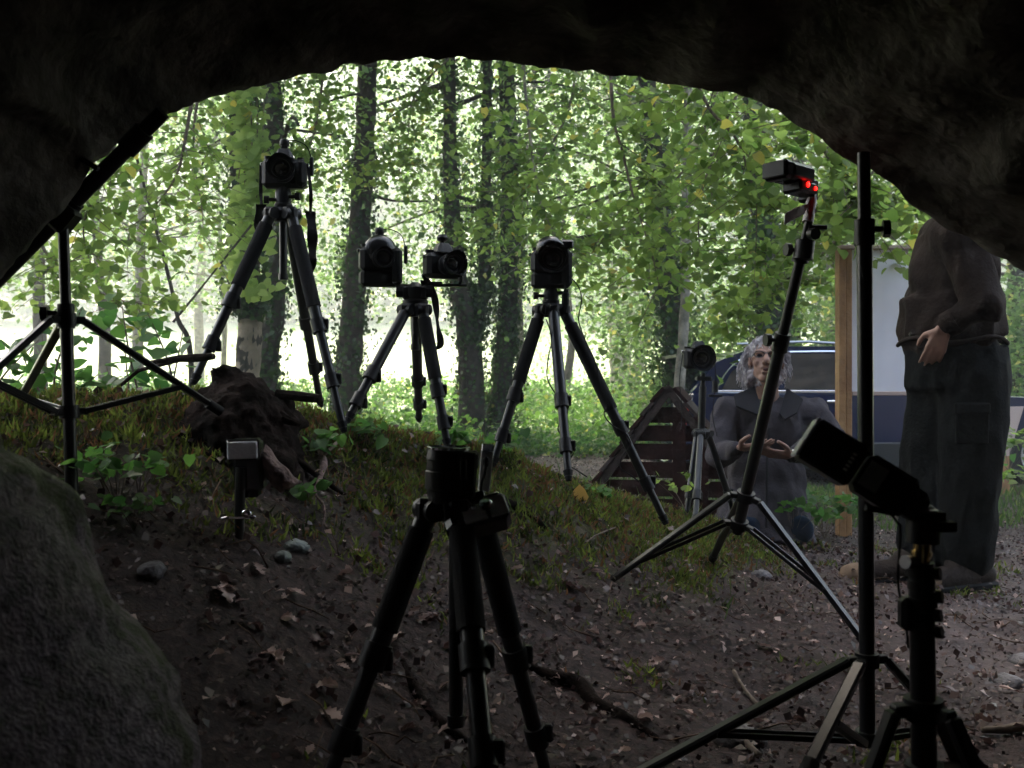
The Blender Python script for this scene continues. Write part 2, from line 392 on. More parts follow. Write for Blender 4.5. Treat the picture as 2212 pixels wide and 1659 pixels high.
# rings: (fraction of the way from lip depth to the back, radial growth, offset in y)
prof = [(-6.2, .05, 0), (-5.6, 2.0, 0), (-4.4, 3.4, 0), (-3.0, 4.4, 0), (-1.9, 4.6, 0), (-1.0, 4.0, 0), (-.4, 3.0, 0), (0, 2.0, 0), (.2, 1.2, 0), (.2, .55, 0), (.2, .3, 0), (.16, .15, 0), (.1, .06, 0), (.05, .02, 0), (0, 0, 0)]  # outer rows: unseen bluff, height shaped to limit skylight on the clearing
rows = []
for yo, ro, _ in prof: rows.append((yo, ro, None))
NB = 46
for k in range(1, NB + 1):
    f = k / NB; rows.append((None, None, f))
VV = []; 
for yo, ro, f in rows:
    for i in range(NA):
        x, y, z = Lx[i], Ly[i], Lz[i]; dx, dz = x - cx, z - cz; rr = math.hypot(dx, dz); ux, uz = dx / rr, dz / rr
        if f is None:
            q = Vector((cx + ux * (rr + ro), y + yo, cz + uz * (rr + ro)))
            amp = min(.5, ro * .35)
            n = noise.fractal(q * .9, 1, 2, 5) * amp + noise.noise(q * 12) * .014 + noise.noise(q * 30) * .007
        else:
            back = -2.6; yy = y + (back - y) * (f ** 1.25)
            g = 1 + .16 * math.sin(min(f * 1.5, 1) * math.pi / 2); shrink = max(0.02, 1 - max(0, (f - .62) / .38) ** 2.2)
            r2 = rr * g * shrink
            q = Vector((cx + ux * r2, yy, cz + uz * r2))
            amp = min(1, f * 9)
            strat = math.sin((q.z * 5.2 + q.x * 1.1 - yy * 4.5) * 1.7 + 2.5 * noise.noise(q * 1.1)) 
            n = amp * (.03 * strat + .075 * abs(noise.fractal(q * 1.6, 1, 2, 4)) ) + noise.noise(q * 9) * .022 * amp + noise.noise(q * 30) * .007 - .05 * amp * max(0, .22 - abs(noise.noise(q * 2.1 + Vector((3, 1, 2))))) / .22
        VV.append((q.x + ux * n, q.y, q.z + uz * n))
VV = np.array(VV); nr = len(rows)
i0 = (np.arange(nr - 1)[:, None] * NA + np.arange(NA - 1)[None]).ravel()
F = np.stack([i0, i0 + NA, i0 + 1 + NA, i0 + 1], 1)
cm = np_mesh('cave_rock', VV, F)
cm.shade_smooth()
M['rock'] = mat('cave_rock', (.115, .104, .092), .85, spec=.08, col2=(.03, .027, .023), nscale=5, bump=1, bscale=22)
cave = tag(link('cave_rock', cm, M['rock']), 'dark overhanging cave roof and walls framing the view', kind='structure')

# boulder in front at the left
bs_z = [-.1, .2, .35, .393, .447, .507, .543, .627, .70, .745, .76, .81, .9, 1.0, 1.06]
bs_x = [-.30, -.335, -.365, -.375, -.402, -.435, -.485, -.526, -.552, -.60, -.635, -.665, -.72, -.85, -1.0]
mb = MB(); NZ, NK = 90, 130; vs = []
for i in range(NZ + 1):
    z = -.1 + 1.16 * i / NZ; xs = float(np.interp(z, bs_z, bs_x)); a_ = .55 * (1 - .6 * (i / NZ) ** 3); b_ = .42 * (1 - .5 * (i / NZ) ** 3)
    if i == NZ: a_ = b_ = .01
    for k in range(NK):
        th = 2 * math.pi * k / NK
        q = Vector((xs - a_ + a_ * math.copysign(abs(math.cos(th)) ** .85, math.cos(th)), 1.13 + b_ * math.sin(th), z))
        d_ = Vector((math.cos(th), math.sin(th), .15))
        n = .02 * noise.noise(q * 4) + .014 * noise.noise(q * 11) + .007 * noise.noise(q * 30) + .006 * noise.noise(q * 55) - .008 * max(0, .10 - abs(noise.noise(q * 5 + Vector((1, 2, 3))))) / .10
        vs.append(q + d_ * n)
fs = [(i * NK + k, i * NK + (k + 1) % NK, (i + 1) * NK + (k + 1) % NK, (i + 1) * NK + k) for i in range(NZ) for k in range(NK)]
mb.add(vs, fs)
bm_ = mat('boulder_stone', (.42, .33, .43), .5, col2=(.09, .068, .09), nscale=55, bump=.8, bscale=170)
t = bm_.node_tree; pb = t.nodes['Principled BSDF']; src = pb.inputs['Base Color'].links[0].from_socket
tc = N(t, 'ShaderNodeTexCoord'); nn = N(t, 'ShaderNodeTexNoise', Scale=3.2, Detail=6., Roughness=.7); t.links.new(tc.outputs['Object'], nn.inputs['Vector'])
rp = ramp(t, nn.outputs[0], [(.5, (0, 0, 0)), (.58, (1, 1, 1))]); gcol = t.nodes.new('ShaderNodeRGB'); gcol.outputs[0].default_value = (.05, .055, .015, 1)
t.links.new(mix(t, rp.outputs[0], src, gcol.outputs[0]), pb.inputs['Base Color'])
boulder = tag(obj('boulder', mb, bm_, smooth=180), 'large rough grey boulder with moss patches filling the lower left corner', 'rock')

# ---------------- trees ----------------
def trunk_pts(pix, d):
    return [P(u, v, d) for u, v, _ in pix], [wd / 2 / 2080 * d for _, _, wd in pix]
def smooth_line(pts, rad, n=5):
    out = []; ro = []
    m_ = len(pts)
    for i in range(m_ - 1):
        p0 = pts[max(i - 1, 0)]; p1 = pts[i]; p2 = pts[i + 1]; p3 = pts[min(i + 2, m_ - 1)]
        for k in range(n):
            t_ = k / n; t2 = t_ * t_; t3 = t2 * t_
            out.append(.5 * ((2 * p1) + (p2 - p0) * t_ + (2 * p0 - 5 * p1 + 4 * p2 - p3) * t2 + (3 * p1 - p0 - 3 * p2 + p3) * t3)); ro.append(rad[i] + (rad[i + 1] - rad[i]) * t_)
    out.append(pts[-1]); ro.append(rad[-1]); return out, ro
def bark_tube(mb, pts, rad, n=14, rough=.10):
    m0 = len(mb.v); mb.tube(pts, rad, n)
    L_ = len(pts)
    for i in range(L_):
        for k in range(n):
            q = mb.v[m0 + i * n + k]; r_ = rad[i]; dv = (q - pts[i])
            mb.v[m0 + i * n + k] = pts[i] + dv * (1 + rough * 2 * noise.noise(q * (2.2 / max(r_, .05)) * .35) + rough * noise.noise(q * 9))
def ivy_on(pts, rad, count, spread, size):
    pts = np.array([tuple(p) for p in pts]); rad = np.array(rad); n = len(pts)
    t_ = rng.uniform(0, n - 1.001, count); i = t_.astype(int); f = (t_ - i)[:, None]
    c_ = pts[i] * (1 - f) + pts[i + 1] * f; r_ = rad[i]
    # clumpy thickness
    th = rng.uniform(0, 2 * np.pi, count); lump = .5 + .5 * np.sin(c_[:, 2] * 5 + 3 * np.sin(th) + pts[0, 0] * 7)
    rr = r_ + spread * lump * rng.random(count) ** 1.4 + .02
    return c_ + np.stack([np.cos(th) * rr, np.sin(th) * rr, rng.normal(0, .03, count)], 1), th
def crown_pts(cx_, cy_, zlo, zhi, rad, ncl, per, flat=.28, cr=.55):
    z = rng.uniform(zlo, zhi, ncl); a = rng.uniform(0, 2 * np.pi, ncl); r_ = rad * np.sqrt(rng.random(ncl))
    C_ = np.stack([cx_ + r_ * np.cos(a), cy_ + r_ * np.sin(a), z], 1)
    k = rng.normal(0, 1, (ncl, per, 3)) * np.array([cr, cr, cr * flat]) * rng.uniform(.5, 1.3, (ncl, 1, 1))
    k[:, :, 2] -= .25 * (k[:, :, 0] ** 2 + k[:, :, 1] ** 2) / cr
    return (C_[:, None] + k).reshape(-1, 3), C_
def limbs(mb, pts, rad, targets, rmax, thin=.012):
    for T in targets:
        T = Vector(T); best = min(range(len(pts)), key=lambda i: (Vector(pts[i]) - T).length + (2 if pts[i].z > T.z else 0))
        a = Vector(pts[best]); mid = (a + T) / 2 + Vector((random.uniform(-.2, .2), random.uniform(-.2, .2), random.uniform(-.1, .3)))
        p, r = smooth_line([a, mid, T], [min(rad[best] * .4, rmax), rmax * .45, thin], 4); mb.tube(p, r, 6)

def tree(pixlines, d, label, bark='bark', crown=None, ivy=None, leafm='leaf', lsize=.06, name='forest_tree', ext=4.0, cat='tree', group='trees in the wood', height_top=None):
    """pixlines: stem lines from top to bottom as (u, v, width)"""
    first = pixlines[0]; b0 = P(first[-1][0], first[-1][1], d); gx_, gy_ = b0.x, d
    base = Vector((gx_, gy_, gz(gx_, gy_)))
    root = thing(name, label, cat, base, group=group)
    mb = MB(); allp = []; allr = []; 
    for li, pl in enumerate(pixlines):
        pts, rad = trunk_pts(pl, d)
        if li == 0: 
            if pts[-1].z > base.z - .1: pts.append(Vector((pts[-1].x, pts[-1].y, base.z - .15))); rad.append(rad[-1] * 1.35)
        up = (pts[0] - pts[1]).normalized() if len(pts) > 1 else Vector((0, 0, 1)); up.y = 0
        pts = [pts[0] + up * ext] + pts; rad = [max(rad[0] * .6, .01)] + rad
        p, r = smooth_line(pts, rad, 7); bark_tube(mb, p, r)
        allp.append(p); allr.append(r)
    P0, R0 = allp[0], allr[0]
    if crown:
        pts_, C_ = crown_pts(base.x + crown.get('dx', 0), base.y + crown.get('dy', 0), crown['z'][0], crown['z'][1], crown['r'], crown['n'], crown['per'], cr=crown.get('cr', .5))
        if d < 16:
            zt = .85 + .345 * (d + 1.5) + .6; zt = max(zt, 5.2); hp, hc = crown_pts(base.x, base.y - 1.2, zt, zt + 5, 4.2, 230, 40, cr=.6)  # unseen leaves above the view, added to shade mound and cave floor
            hp = hp[(hp[:, 2] - .85) > .35 * hp[:, 1] + .1]; hp = hp[hp[:, 1] > 3.0]; hp = hp[~((hp[:, 0] > .3) & (hp[:, 1] < 10.5))]  # gap at right lets skylight down to signboard and path
            hm = leaves_mesh('unseen_shade_crown', hp - np.array(base), .17, tilt=.7, tint=(.45, .25), yellow=.02); link('unseen_shade_crown', hm, M[leafm], root)
        sel = C_[rng.permutation(len(C_))[:14]]
        limbs(mb, P0, R0, sel, .035)
        me = leaves_mesh('crown', pts_ - np.array(base), lsize, tilt=.9, tint=(.45, .25), yellow=.04)
        cr_ = link('crown', me, M[leafm], root)
    obj('trunk', mb, M[bark], root, smooth=180)
    if ivy:
        for (p, r) in zip(allp, allr):
            z0, z1 = ivy.get('z', (-1, 99)); idx = [i for i in range(len(p)) if z0 <= p[i].z <= z1]
            if len(idx) < 3: continue
            c_, th = ivy_on([p[i] for i in idx], [r[i] for i in idx], ivy['n'], ivy['s'], .05)
            face = np.stack([np.cos(th), np.sin(th), np.zeros_like(th) - .8], 1) * 1.6
            me = leaves_mesh('ivy', c_ - np.array(base), ivy.get('size', .055), tilt=.6, face=face, tint=(.4, .3), yellow=.01)
            o = link('ivy', me, M[ivy.get('m', 'leaf_ivy')], root)
    return root

tree([[(520, 190, 56), (535, 560, 54), (540, 700, 50), (533, 830, 54)]], 8.5, 'thick trunk wrapped in pale climbing leaves, bare pinkish bark at its foot', 'bark',
     crown=dict(z=(3.2, 7), r=1.5, n=60, per=60), ivy=dict(n=2600, s=.16, z=(1.45, 9)), name='climber_clad_tree', group='ivy-clad trees near the cave')
mb = MB(); p, r_ = smooth_line([P(541, 690, 8.5), P(538, 760, 8.5), P(533, 830, 8.5), P(532, 900, 8.5)], [.104, .106, .112, .13], 6); bark_tube(mb, p, r_, 16, .05); tb_ = obj('bare_bark', mb, M['barkpink'], bpy.data.objects['climber_clad_tree'], smooth=180)
tree([[(590, 180, 34), (600, 420, 38), (598, 620, 40), (575, 780, 50), (572, 850, 52)]], 9.5, 'dark slim trunk rising right behind the high tripod camera',
     crown=dict(z=(3.0, 7), r=1.6, n=60, per=60), ivy=dict(n=1800, s=.14), group='ivy-clad trees near the cave')
tree([[(795, 130, 38), (785, 380, 46), (768, 600, 50), (752, 800, 58), (746, 930, 66)]], 11, 'straight leaning trunk between the high camera and the paired cameras',
     crown=dict(z=(2.2, 8), r=2.2, n=120, per=70, dy=1.5), ivy=dict(n=2300, s=.2, z=(.0, 3.6)), group='ivy-clad trees near the cave')
tree([[(970, 110, 28), (974, 420, 34), (990, 600, 42), (1014, 740, 52), (1022, 950, 60)], [(1052, 200, 20), (1048, 560, 26), (1040, 650, 30), (1018, 745, 34)]], 11.5,
     'forked ivy-edged trunk just right of the paired cameras', crown=dict(z=(2.2, 8.5), r=2.2, n=130, per=70, dy=1.5), ivy=dict(n=2400, s=.16), group='ivy-clad trees near the cave')
tree([[(1092, 120, 34), (1102, 420, 40), (1098, 640, 42), (1088, 800, 44), (1066, 950, 52)]], 11.8, 'ivy-covered trunk left of the single central camera, bending at its foot',
     crown=dict(z=(2.5, 8.5), r=2.3, n=130, per=70, dy=1.2), ivy=dict(n=5200, s=.22), group='ivy-clad trees near the cave')
tree([[(1395, 150, 34), (1425, 420, 40), (1442, 600, 44), (1458, 760, 40), (1462, 900, 44)]], 10.5, 'crooked trunk thick with dark ivy beside the slender pale trunk',
     crown=dict(z=(2.4, 7.5), r=2.2, n=110, per=70, dy=1.5), ivy=dict(n=5200, s=.26), group='ivy-clad trees near the cave')
tree([[(1488, 140, 17), (1482, 430, 19), (1480, 650, 21), (1466, 880, 24)]], 9, 'slender pale smooth trunk behind the small tripod camera', 'barkpale', crown=dict(z=(3.2, 7), r=1.2, n=40, per=50))
tree([[(1640, 380, 48), (1655, 560, 56), (1665, 740, 60), (1660, 900, 62)]], 11, 'stout trunk buried in ivy behind the kneeling man',
     crown=dict(z=(2.6, 8), r=2.0, n=110, per=70, dy=1.5), ivy=dict(n=5200, s=.3), group='ivy-clad trees near the cave')
far = [
    ([(1322, 560, 22), (1328, 720, 26), (1334, 845, 34)], 26, 'far grey trunk, left one of the pair beyond the central camera'),
    ([(1352, 560, 18), (1354, 700, 22), (1350, 845, 26)], 28, 'far grey trunk, right one of the pair beyond the central camera'),
    ([(1440, 560, 16), (1400, 700, 20), (1366, 846, 30)], 24, 'far trunk slanting right, left of the crooked ivy trunk'),
    ([(308, 420, 17), (300, 640, 20), (298, 790, 24)], 17, 'pale straight trunk standing in the bright clearing at left'),
    ([(205, 450, 16), (215, 600, 20), (226, 700, 24)], 18, 'blurred trunk behind the left light stand leaves'),
    ([(1718, 520, 26), (1714, 640, 26), (1716, 760, 28)], 15, 'grey trunk right of the kneeling man, above the parked car'),
    ([(1790, 300, 24), (1795, 560, 28), (1790, 800, 30)], 17, 'shaded trunk just left of the signboard post'),
    ([(1130, 500, 16), (1120, 640, 17), (1128, 830, 22)], 20, 'far trunk seen between central tripod legs and ivy trunk'),
    ([(1225, 620, 14), (1235, 740, 16), (1222, 840, 20)], 22, 'far trunk between the legs of the central tripod'),
    ([(480, 600, 10), (485, 700, 11), (483, 790, 12)], 20, 'thin far trunk left of the climber-clad tree'),
    ([(430, 350, 14), (436, 560, 16), (430, 640, 18)], 30, 'hazy far trunk above the clearing at left'),
    ([(90, 420, 20), (84, 600, 24), (88, 800, 28)], 16, 'shaded trunk at the far left beyond the shrub'),
    ([(2010, 300, 30), (2000, 600, 34), (2010, 900, 40)], 16, 'trunk hidden behind the standing man'),
    ([(2200, 400, 30), (2195, 650, 34), (2200, 850, 36)], 15, 'trunk at the right edge behind the car bonnet'),
]
for k, (pl, d, lab) in enumerate(far):
    x0 = P(pl[-1][0], 0, d).x
    lo = .85 + d * .10 if d > 13 and pl[0][0] < 1300 else .85 + d * .03
    tree([pl], d, lab, 'barkpale' if k % 3 == 0 or d > 23 else 'bark', crown=dict(z=(lo, .85 + d * .42), r=2.6 + d * .05, n=int(40 + d * 1.5), per=60, cr=.62), leafm='leaf' if d < 19 else 'leaf_far_hazed', lsize=.085 if d < 20 else .11, ext=5, group='trees further into the wood')
# slanting sapling in the clearing
tree([[(330, 470, 6), (365, 600, 8), (385, 690, 10), (412, 775, 12)], [(452, 600, 4), (420, 640, 5), (374, 696, 6)]], 7.5, 'thin bare sapling leaning left in the bright clearing', 'bark', name='sapling', ext=.6, cat='sapling', group=None)

# far treeline across the meadow, forming one mass
C = []
for k in range(2100):
    x = rng.uniform(-75, 75); y = rng.uniform(82, 105); h = 9 + .10 * (y - 24)
    h0 = .10 * (y - 24) - 1
    z = rng.uniform(h0, h0 + 30) ; C.append((x, y, z))
C = np.array(C); k = rng.normal(0, 1, (len(C), 110, 3)) * np.array([1.7, 1.7, 1.0])
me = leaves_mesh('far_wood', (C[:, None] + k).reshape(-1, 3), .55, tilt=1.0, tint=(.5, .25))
tag(link('far_wood', me, M['leaf_far_hazed']), 'distant wooded slope closing the meadow', kind='stuff')

# undergrowth: low leafy mass beyond the path, and under the trees
def scatter_under(n, xr, yr, hfun, cl, per, crx, size, m, name, label, heart=False, tint=(.5, .25), ex=None, yel=.05):
    x = rng.uniform(*xr, cl); y = rng.uniform(*yr, cl)
    if ex is not None: keep = ex(x, y); x = x[keep]; y = y[keep]
    h = hfun(x, y); z = ground_np(x, y) + h * rng.random(len(x)) ** .7
    C_ = np.stack([x, y, z], 1); k_ = rng.normal(0, 1, (len(x), per, 3)) * np.array([crx, crx, crx * .5])
    A = (C_[:, None] + k_).reshape(-1, 3); A[:, 2] = np.maximum(A[:, 2], ground_np(A[:, 0], A[:, 1]) + .01)
    return tag(link(name, leaves_mesh(name, A, size, heart=heart, tilt=.8, tint=tint, yellow=yel), M[m]), label, kind='stuff')
scatter_under(0, (-11, 12), (11.5, 19), lambda x, y: .25 + np.clip((y - 11) * .13, 0, .65), 1500, 40, .16, .07, 'leaf_under', 'undergrowth', 'low leafy undergrowth beyond the path')
scatter_under(0, (-6, 3.2), (11.0, 12.6), lambda x, y: np.full_like(x, .22), 420, 40, .13, .05, 'leaf_shrub', 'low_herbs', 'low dark green herbs along the far edge of the path', tint=(.4, .25))
scatter_under(0, (-7, -.3), (6, 12), lambda x, y: np.full_like(x, .45), 420, 36, .14, .06, 'leaf_under', 'understorey_plants', 'leafy plants behind the mound')
scatter_under(0, (-16, 16), (19, 30), lambda x, y: .3 + .5 * rng.random(len(x)), 700, 40, .25, .1, 'leaf_under', 'clearing_plants', 'plants at the edge of the clearing', ex=lambda x, y: (x > -1) | (rng.random(len(x)) < .35))
scatter_under(0, (1.5, 9), (11.8, 15), lambda x, y: np.full_like(x, 2.2), 420, 60, .3, .075, 'leaf', 'thicket', 'leafy thicket behind the parked car', tint=(.45, .25))

# ---------------- the tripods, stands, cameras ----------------
def collar(mb, a, b, f, r, h=.022, n=12):
    a = Vector(a); b = Vector(b); c_ = a + (b - a) * f; t_ = (b - a).normalized(); mb.cyl(c_ - t_ * h / 2, c_ + t_ * h / 2, r, n=n)
def tripod_leg(root, a, b, r=.017, secs=(.48, .76), foam=True, m='satin', lever=True):
    a = Vector(a); b = Vector(b); t_ = (b - a).normalized()
    mb = MB(); f0 = 0; rr = r
    cuts = [0] + list(secs) + [1]
    for i in range(len(cuts) - 1): mb.cyl(a + (b - a) * cuts[i], a + (b - a) * cuts[i + 1], r - i * r * .17, n=14)
    leg = obj('leg', mb, M[m], root)
    for i, f in enumerate(secs):
        mb = MB(); collar(mb, a, b, f - .012, r * (1.28 - .15 * i), .045); 
        q = a + (b - a) * (f - .012); s_ = t_.cross(Vector((0, 1, 0))).normalized(); mb.box(q + s_ * r * 1.25, (r * .9, r * .8, .035), bev=.2)
        obj('leg_lock', mb, M['black'], leg)
    mb = MB(); mb.cyl(b - t_ * .02, b + t_ * .012, r * .85, r * .5); obj('rubber_foot', mb, M['rubber'], leg)
    if foam:
        mb = MB(); mb.cyl(a + (b - a) * .07, a + (b - a) * (secs[0] - .1), r * 1.22, n=14); obj('foam_grip', mb, M['foam'], leg)
    return leg
def tripod(label, hub, feet, head_h=.1, column=.2, r=.017, spread=.04, secs=(.48, .76), foam=(True, False, False), head='ball', group='tripods holding cameras', name='camera_tripod', hubr=.04):
    hub = Vector(hub); root = thing(name, label, 'tripod', (hub.x, hub.y, gz(hub.x, hub.y)), group=group)
    mb = MB(); mb.lathe([(0, -.028), (hubr * .7, -.026), (hubr, -.008), (hubr * 1.05, .006), (hubr * .8, .018), (0, .02)], hub, n=20); crown = obj('hub', mb, M['black'], root)
    for i, f in enumerate(feet):
        f = Vector(f); dv = (f - hub); h_ = Vector((dv.x, dv.y, 0)).normalized(); a = hub + h_ * spread * 1.1 + Vector((0, 0, -.004))
        tripod_leg(root, a, f, r, secs, foam[i % len(foam)])
        mb = MB(); s_ = Vector((0, 0, 1)).cross(h_); mb.cyl(a - s_ * r * 1.5, a + s_ * r * 1.5, r * 1.0); mb.box(a, (r * 2.3, r * 2.3, r * 2.2), bev=.2); obj('leg_joint', mb, M['black'], root)
    if column: mb = MB(); mb.cyl(hub + Vector((0, 0, -column)), hub + Vector((0, 0, .03)), .013); mb.cyl(hub + Vector((0, 0, -column - .02)), hub + Vector((0, 0, -column)), .016); obj('centre_column', mb, M['satin'], root)
    if head == 'ball':
        mb = MB(); mb.lathe([(0, .015), (.026, .015), (.03, .022), (.03, .03), (.026, .034), (.027, head_h - .045), (.022, head_h - .03), (.017, head_h - .02), (.011, head_h - .012), (.011, head_h - .004), (0, head_h - .004)], hub, n=22)
        mb.box(hub + Vector((0, 0, head_h)), (.05, .045, .012)); hd = obj('ball_head', mb, M['black'], root)
        for sgn, zz in ((-1, .045), (1, .055)):
            mb = MB(); c_ = hub + Vector((sgn * .02, -.01, zz)); mb.cyl(c_, c_ + Vector((sgn * .03, -.004, 0)), .006); mb.cyl(c_ + Vector((sgn * .024, -.003, 0)), c_ + Vector((sgn * .04, -.005, 0)), .013, n=10); obj('knob', mb, M['black'], hd)
    elif head == 'pan':
        mb = MB(); mb.lathe([(0, .012), (.042, .012), (.044, .02), (.044, .03), (.03, .034), (.034, .05), (.034, .075), (.02, .085), (.012, .092), (.012, head_h), (0, head_h)], hub, n=22)
        mb.box(hub + Vector((0, -.0, .055)), (.085, .05, .045)); hd = obj('pan_head', mb, M['black'], root)
        for sgn in (-1, 1): mb = MB(); c_ = hub + Vector((sgn * .04, -.015, .06)); mb.cyl(c_, c_ + Vector((sgn * .022, 0, 0)), .021, n=9); obj('knob', mb, M['rubber'], hd)
    return root

def frame(o, direction, roll=0, up=Vector((0, 0, 1))):
    """orient local +Y along direction"""
    d_ = Vector(direction).normalized(); q = d_.to_track_quat('Y', 'Z'); o.rotation_euler = (q @ Euler((0, roll, 0)).to_quaternion()).to_euler()

def strap_mesh(pts, wd=.022):
    p, _ = smooth_line([Vector(q) for q in pts], [1] * len(pts), 8); mb = MB(); vs = []
    for i, q in enumerate(p):
        tw = .8 * math.sin(i * .35); s_ = Vector((math.cos(tw), math.sin(tw), 0)) * wd / 2; n_ = Vector((-math.sin(tw), math.cos(tw), 0)) * .0012
        wv = 1.0
        vs += [q - s_ * wv - n_, q + s_ * wv - n_, q + s_ * wv + n_, q - s_ * wv + n_]
    fs = []
    for i in range(len(p) - 1):
        for k in range(4): fs.append((i * 4 + k, i * 4 + (k + 1) % 4, i * 4 + 4 + (k + 1) % 4, i * 4 + 4 + k))
    fs += [(3, 2, 1, 0), tuple(len(vs) - 4 + k for k in range(4))]
    return mb.add(vs, fs)

def slr(label, loc, direction, roll=0, grip=False, lens=.085, lr=.036, hood=.04, hr=.043, shoe='trigger', w_=.145, h_=.095, group='cameras on the tripods', dome=False):
    """camera with origin at the body's centre; lens along +Y, right hand side at +X local"""
    root = thing('camera', label, 'camera', loc, group=group); frame(root, direction, roll)
    gh = .05 if grip else 0
    mb = MB(); mb.box((0, 0, 0), (w_, .06, h_), bev=.22); 
    if grip: mb.box((0, 0, -h_ / 2 - gh / 2 + .004), (w_ * .98, .054, gh + .006), bev=.2)
    body = obj('body', mb, M['plastic'], root, local=True)
    mb = MB(); mb.box((-w_ * .38, .036, -gh / 2), (.034, .035, h_ * .92 + gh), bev=.35); obj('hand_grip', mb, M['rubber'], root, local=True)
    mb = MB(); mb.box((0, .006, h_ / 2 + .013), (.066, .066, .042), bev=.25, taper=.72); obj('viewfinder_hump', mb, M['plastic'], root, local=True)
    if dome: mb = MB(); mb.ell((0, .01, h_ / 2 - .012), (.058, .04, .056)); obj('hump_shell', mb, M['gloss'], root, local=True)
    y0 = .03; mb = MB(); mb.lathe([(lr * .9, y0 - .01), (lr * .95, y0 + .012), (lr, y0 + .014), (lr, y0 + lens * .4), (lr * 1.05, y0 + lens * .42), (lr * 1.05, y0 + lens * .7), (lr, y0 + lens * .72), (lr, y0 + lens), (lr * .86, y0 + lens), (lr * .8, y0 + lens - .012), (.0, y0 + lens - .014)], (0, 0, 0), (0, 1, 0), 30)
    le = obj('lens', mb, M['black'], root, local=True)
    mb = MB(); mb.ell((0, y0 + lens - .016, 0), (lr * .76, .009, lr * .76)); obj('front_element', mb, M['glass'], le, local=True)
    mb = MB()
    for zr in (.45, .5, .55, .6, .65): mb.lathe([(lr * 1.05, y0 + lens * zr - .0015), (lr * 1.09, y0 + lens * zr - .001), (lr * 1.09, y0 + lens * zr + .001), (lr * 1.05, y0 + lens * zr + .0015)], (0, 0, 0), (0, 1, 0), 30)
    obj('focus_ring', mb, M['rubber'], le, local=True)
    if hood:
        mb = MB(); n = 48; vs = []
        yb = y0 + lens - .012
        for r_, s_ in ((lr * 1.02, 0), (hr, 1), (hr * .95, 1), (lr * .96, 0)):
            for k in range(n):
                a = 2 * math.pi * k / n; ext_ = hood * (.78 + .22 * math.cos(2 * a)) * s_
                vs.append(Vector((r_ * math.sin(a), yb + ext_, r_ * math.cos(a))))
        fs = [(i * n + k, i * n + (k + 1) % n, ((i + 1) % 4) * n + (k + 1) % n, ((i + 1) % 4) * n + k) for i in range(4) for k in range(n)]
        mb.add(vs, fs); obj('lens_hood', mb, M['gloss'], root, local=True)
    top = h_ / 2 + .034
    if shoe == 'trigger':
        mb = MB(); mb.box((0, 0, top + .006), (.022, .03, .012)); mb.lathe([(0, .0), (.013, 0), (.016, .006), (.016, .018), (.012, .024), (0, .025)], (0, 0, top + .01), (0, 0, 1), 16); obj('radio_trigger', mb, M['black'], root, local=True)
        # lead looping over to a small remote
        mb = MB(); p, r_ = smooth_line([Vector((.012, 0, top + .022)), Vector((-.03, .01, top + .03)), Vector((-.072, .01, top + .012)), Vector((-.088, .01, top - .03))][::1], [.0018] * 4, 6); mb.tube(p, r_, 6)
        cb = obj('cable', mb, M['rubber'], root, local=True)
        mb = MB(); mb.box((-.089, .01, top - .055), (.013, .012, .062), bev=.25); obj('remote_switch', mb, M['black'], cb, local=True)
    elif shoe == 'knob':
        mb = MB(); mb.lathe([(0, .0), (.008, 0), (.009, .012), (.017, .014), (.02, .024), (.015, .034), (0, .035)], (0, 0, top - .004), (0, 0, 1), 16); obj('hot_shoe_cap', mb, M['black'], root, local=True)
    mb = MB(); mb.lathe([(0, 0), (.012, 0), (.012, .008), (0, .009)], (-w_ * .36, 0, h_ / 2), (0, 0, 1), 14); mb.lathe([(0, 0), (.014, 0), (.015, .01), (0, .011)], (w_ * .36, 0, h_ / 2), (0, 0, 1), 14); obj('dial', mb, M['black'], root, local=True)
    mb = MB()
    for s_ in (-1, 1): mb.box((s_ * (w_ / 2 + .003), .0, h_ * .34), (.008, .004, .012))
    obj('strap_lug', mb, M['chrome'], root, local=True)
    return root, gh, h_

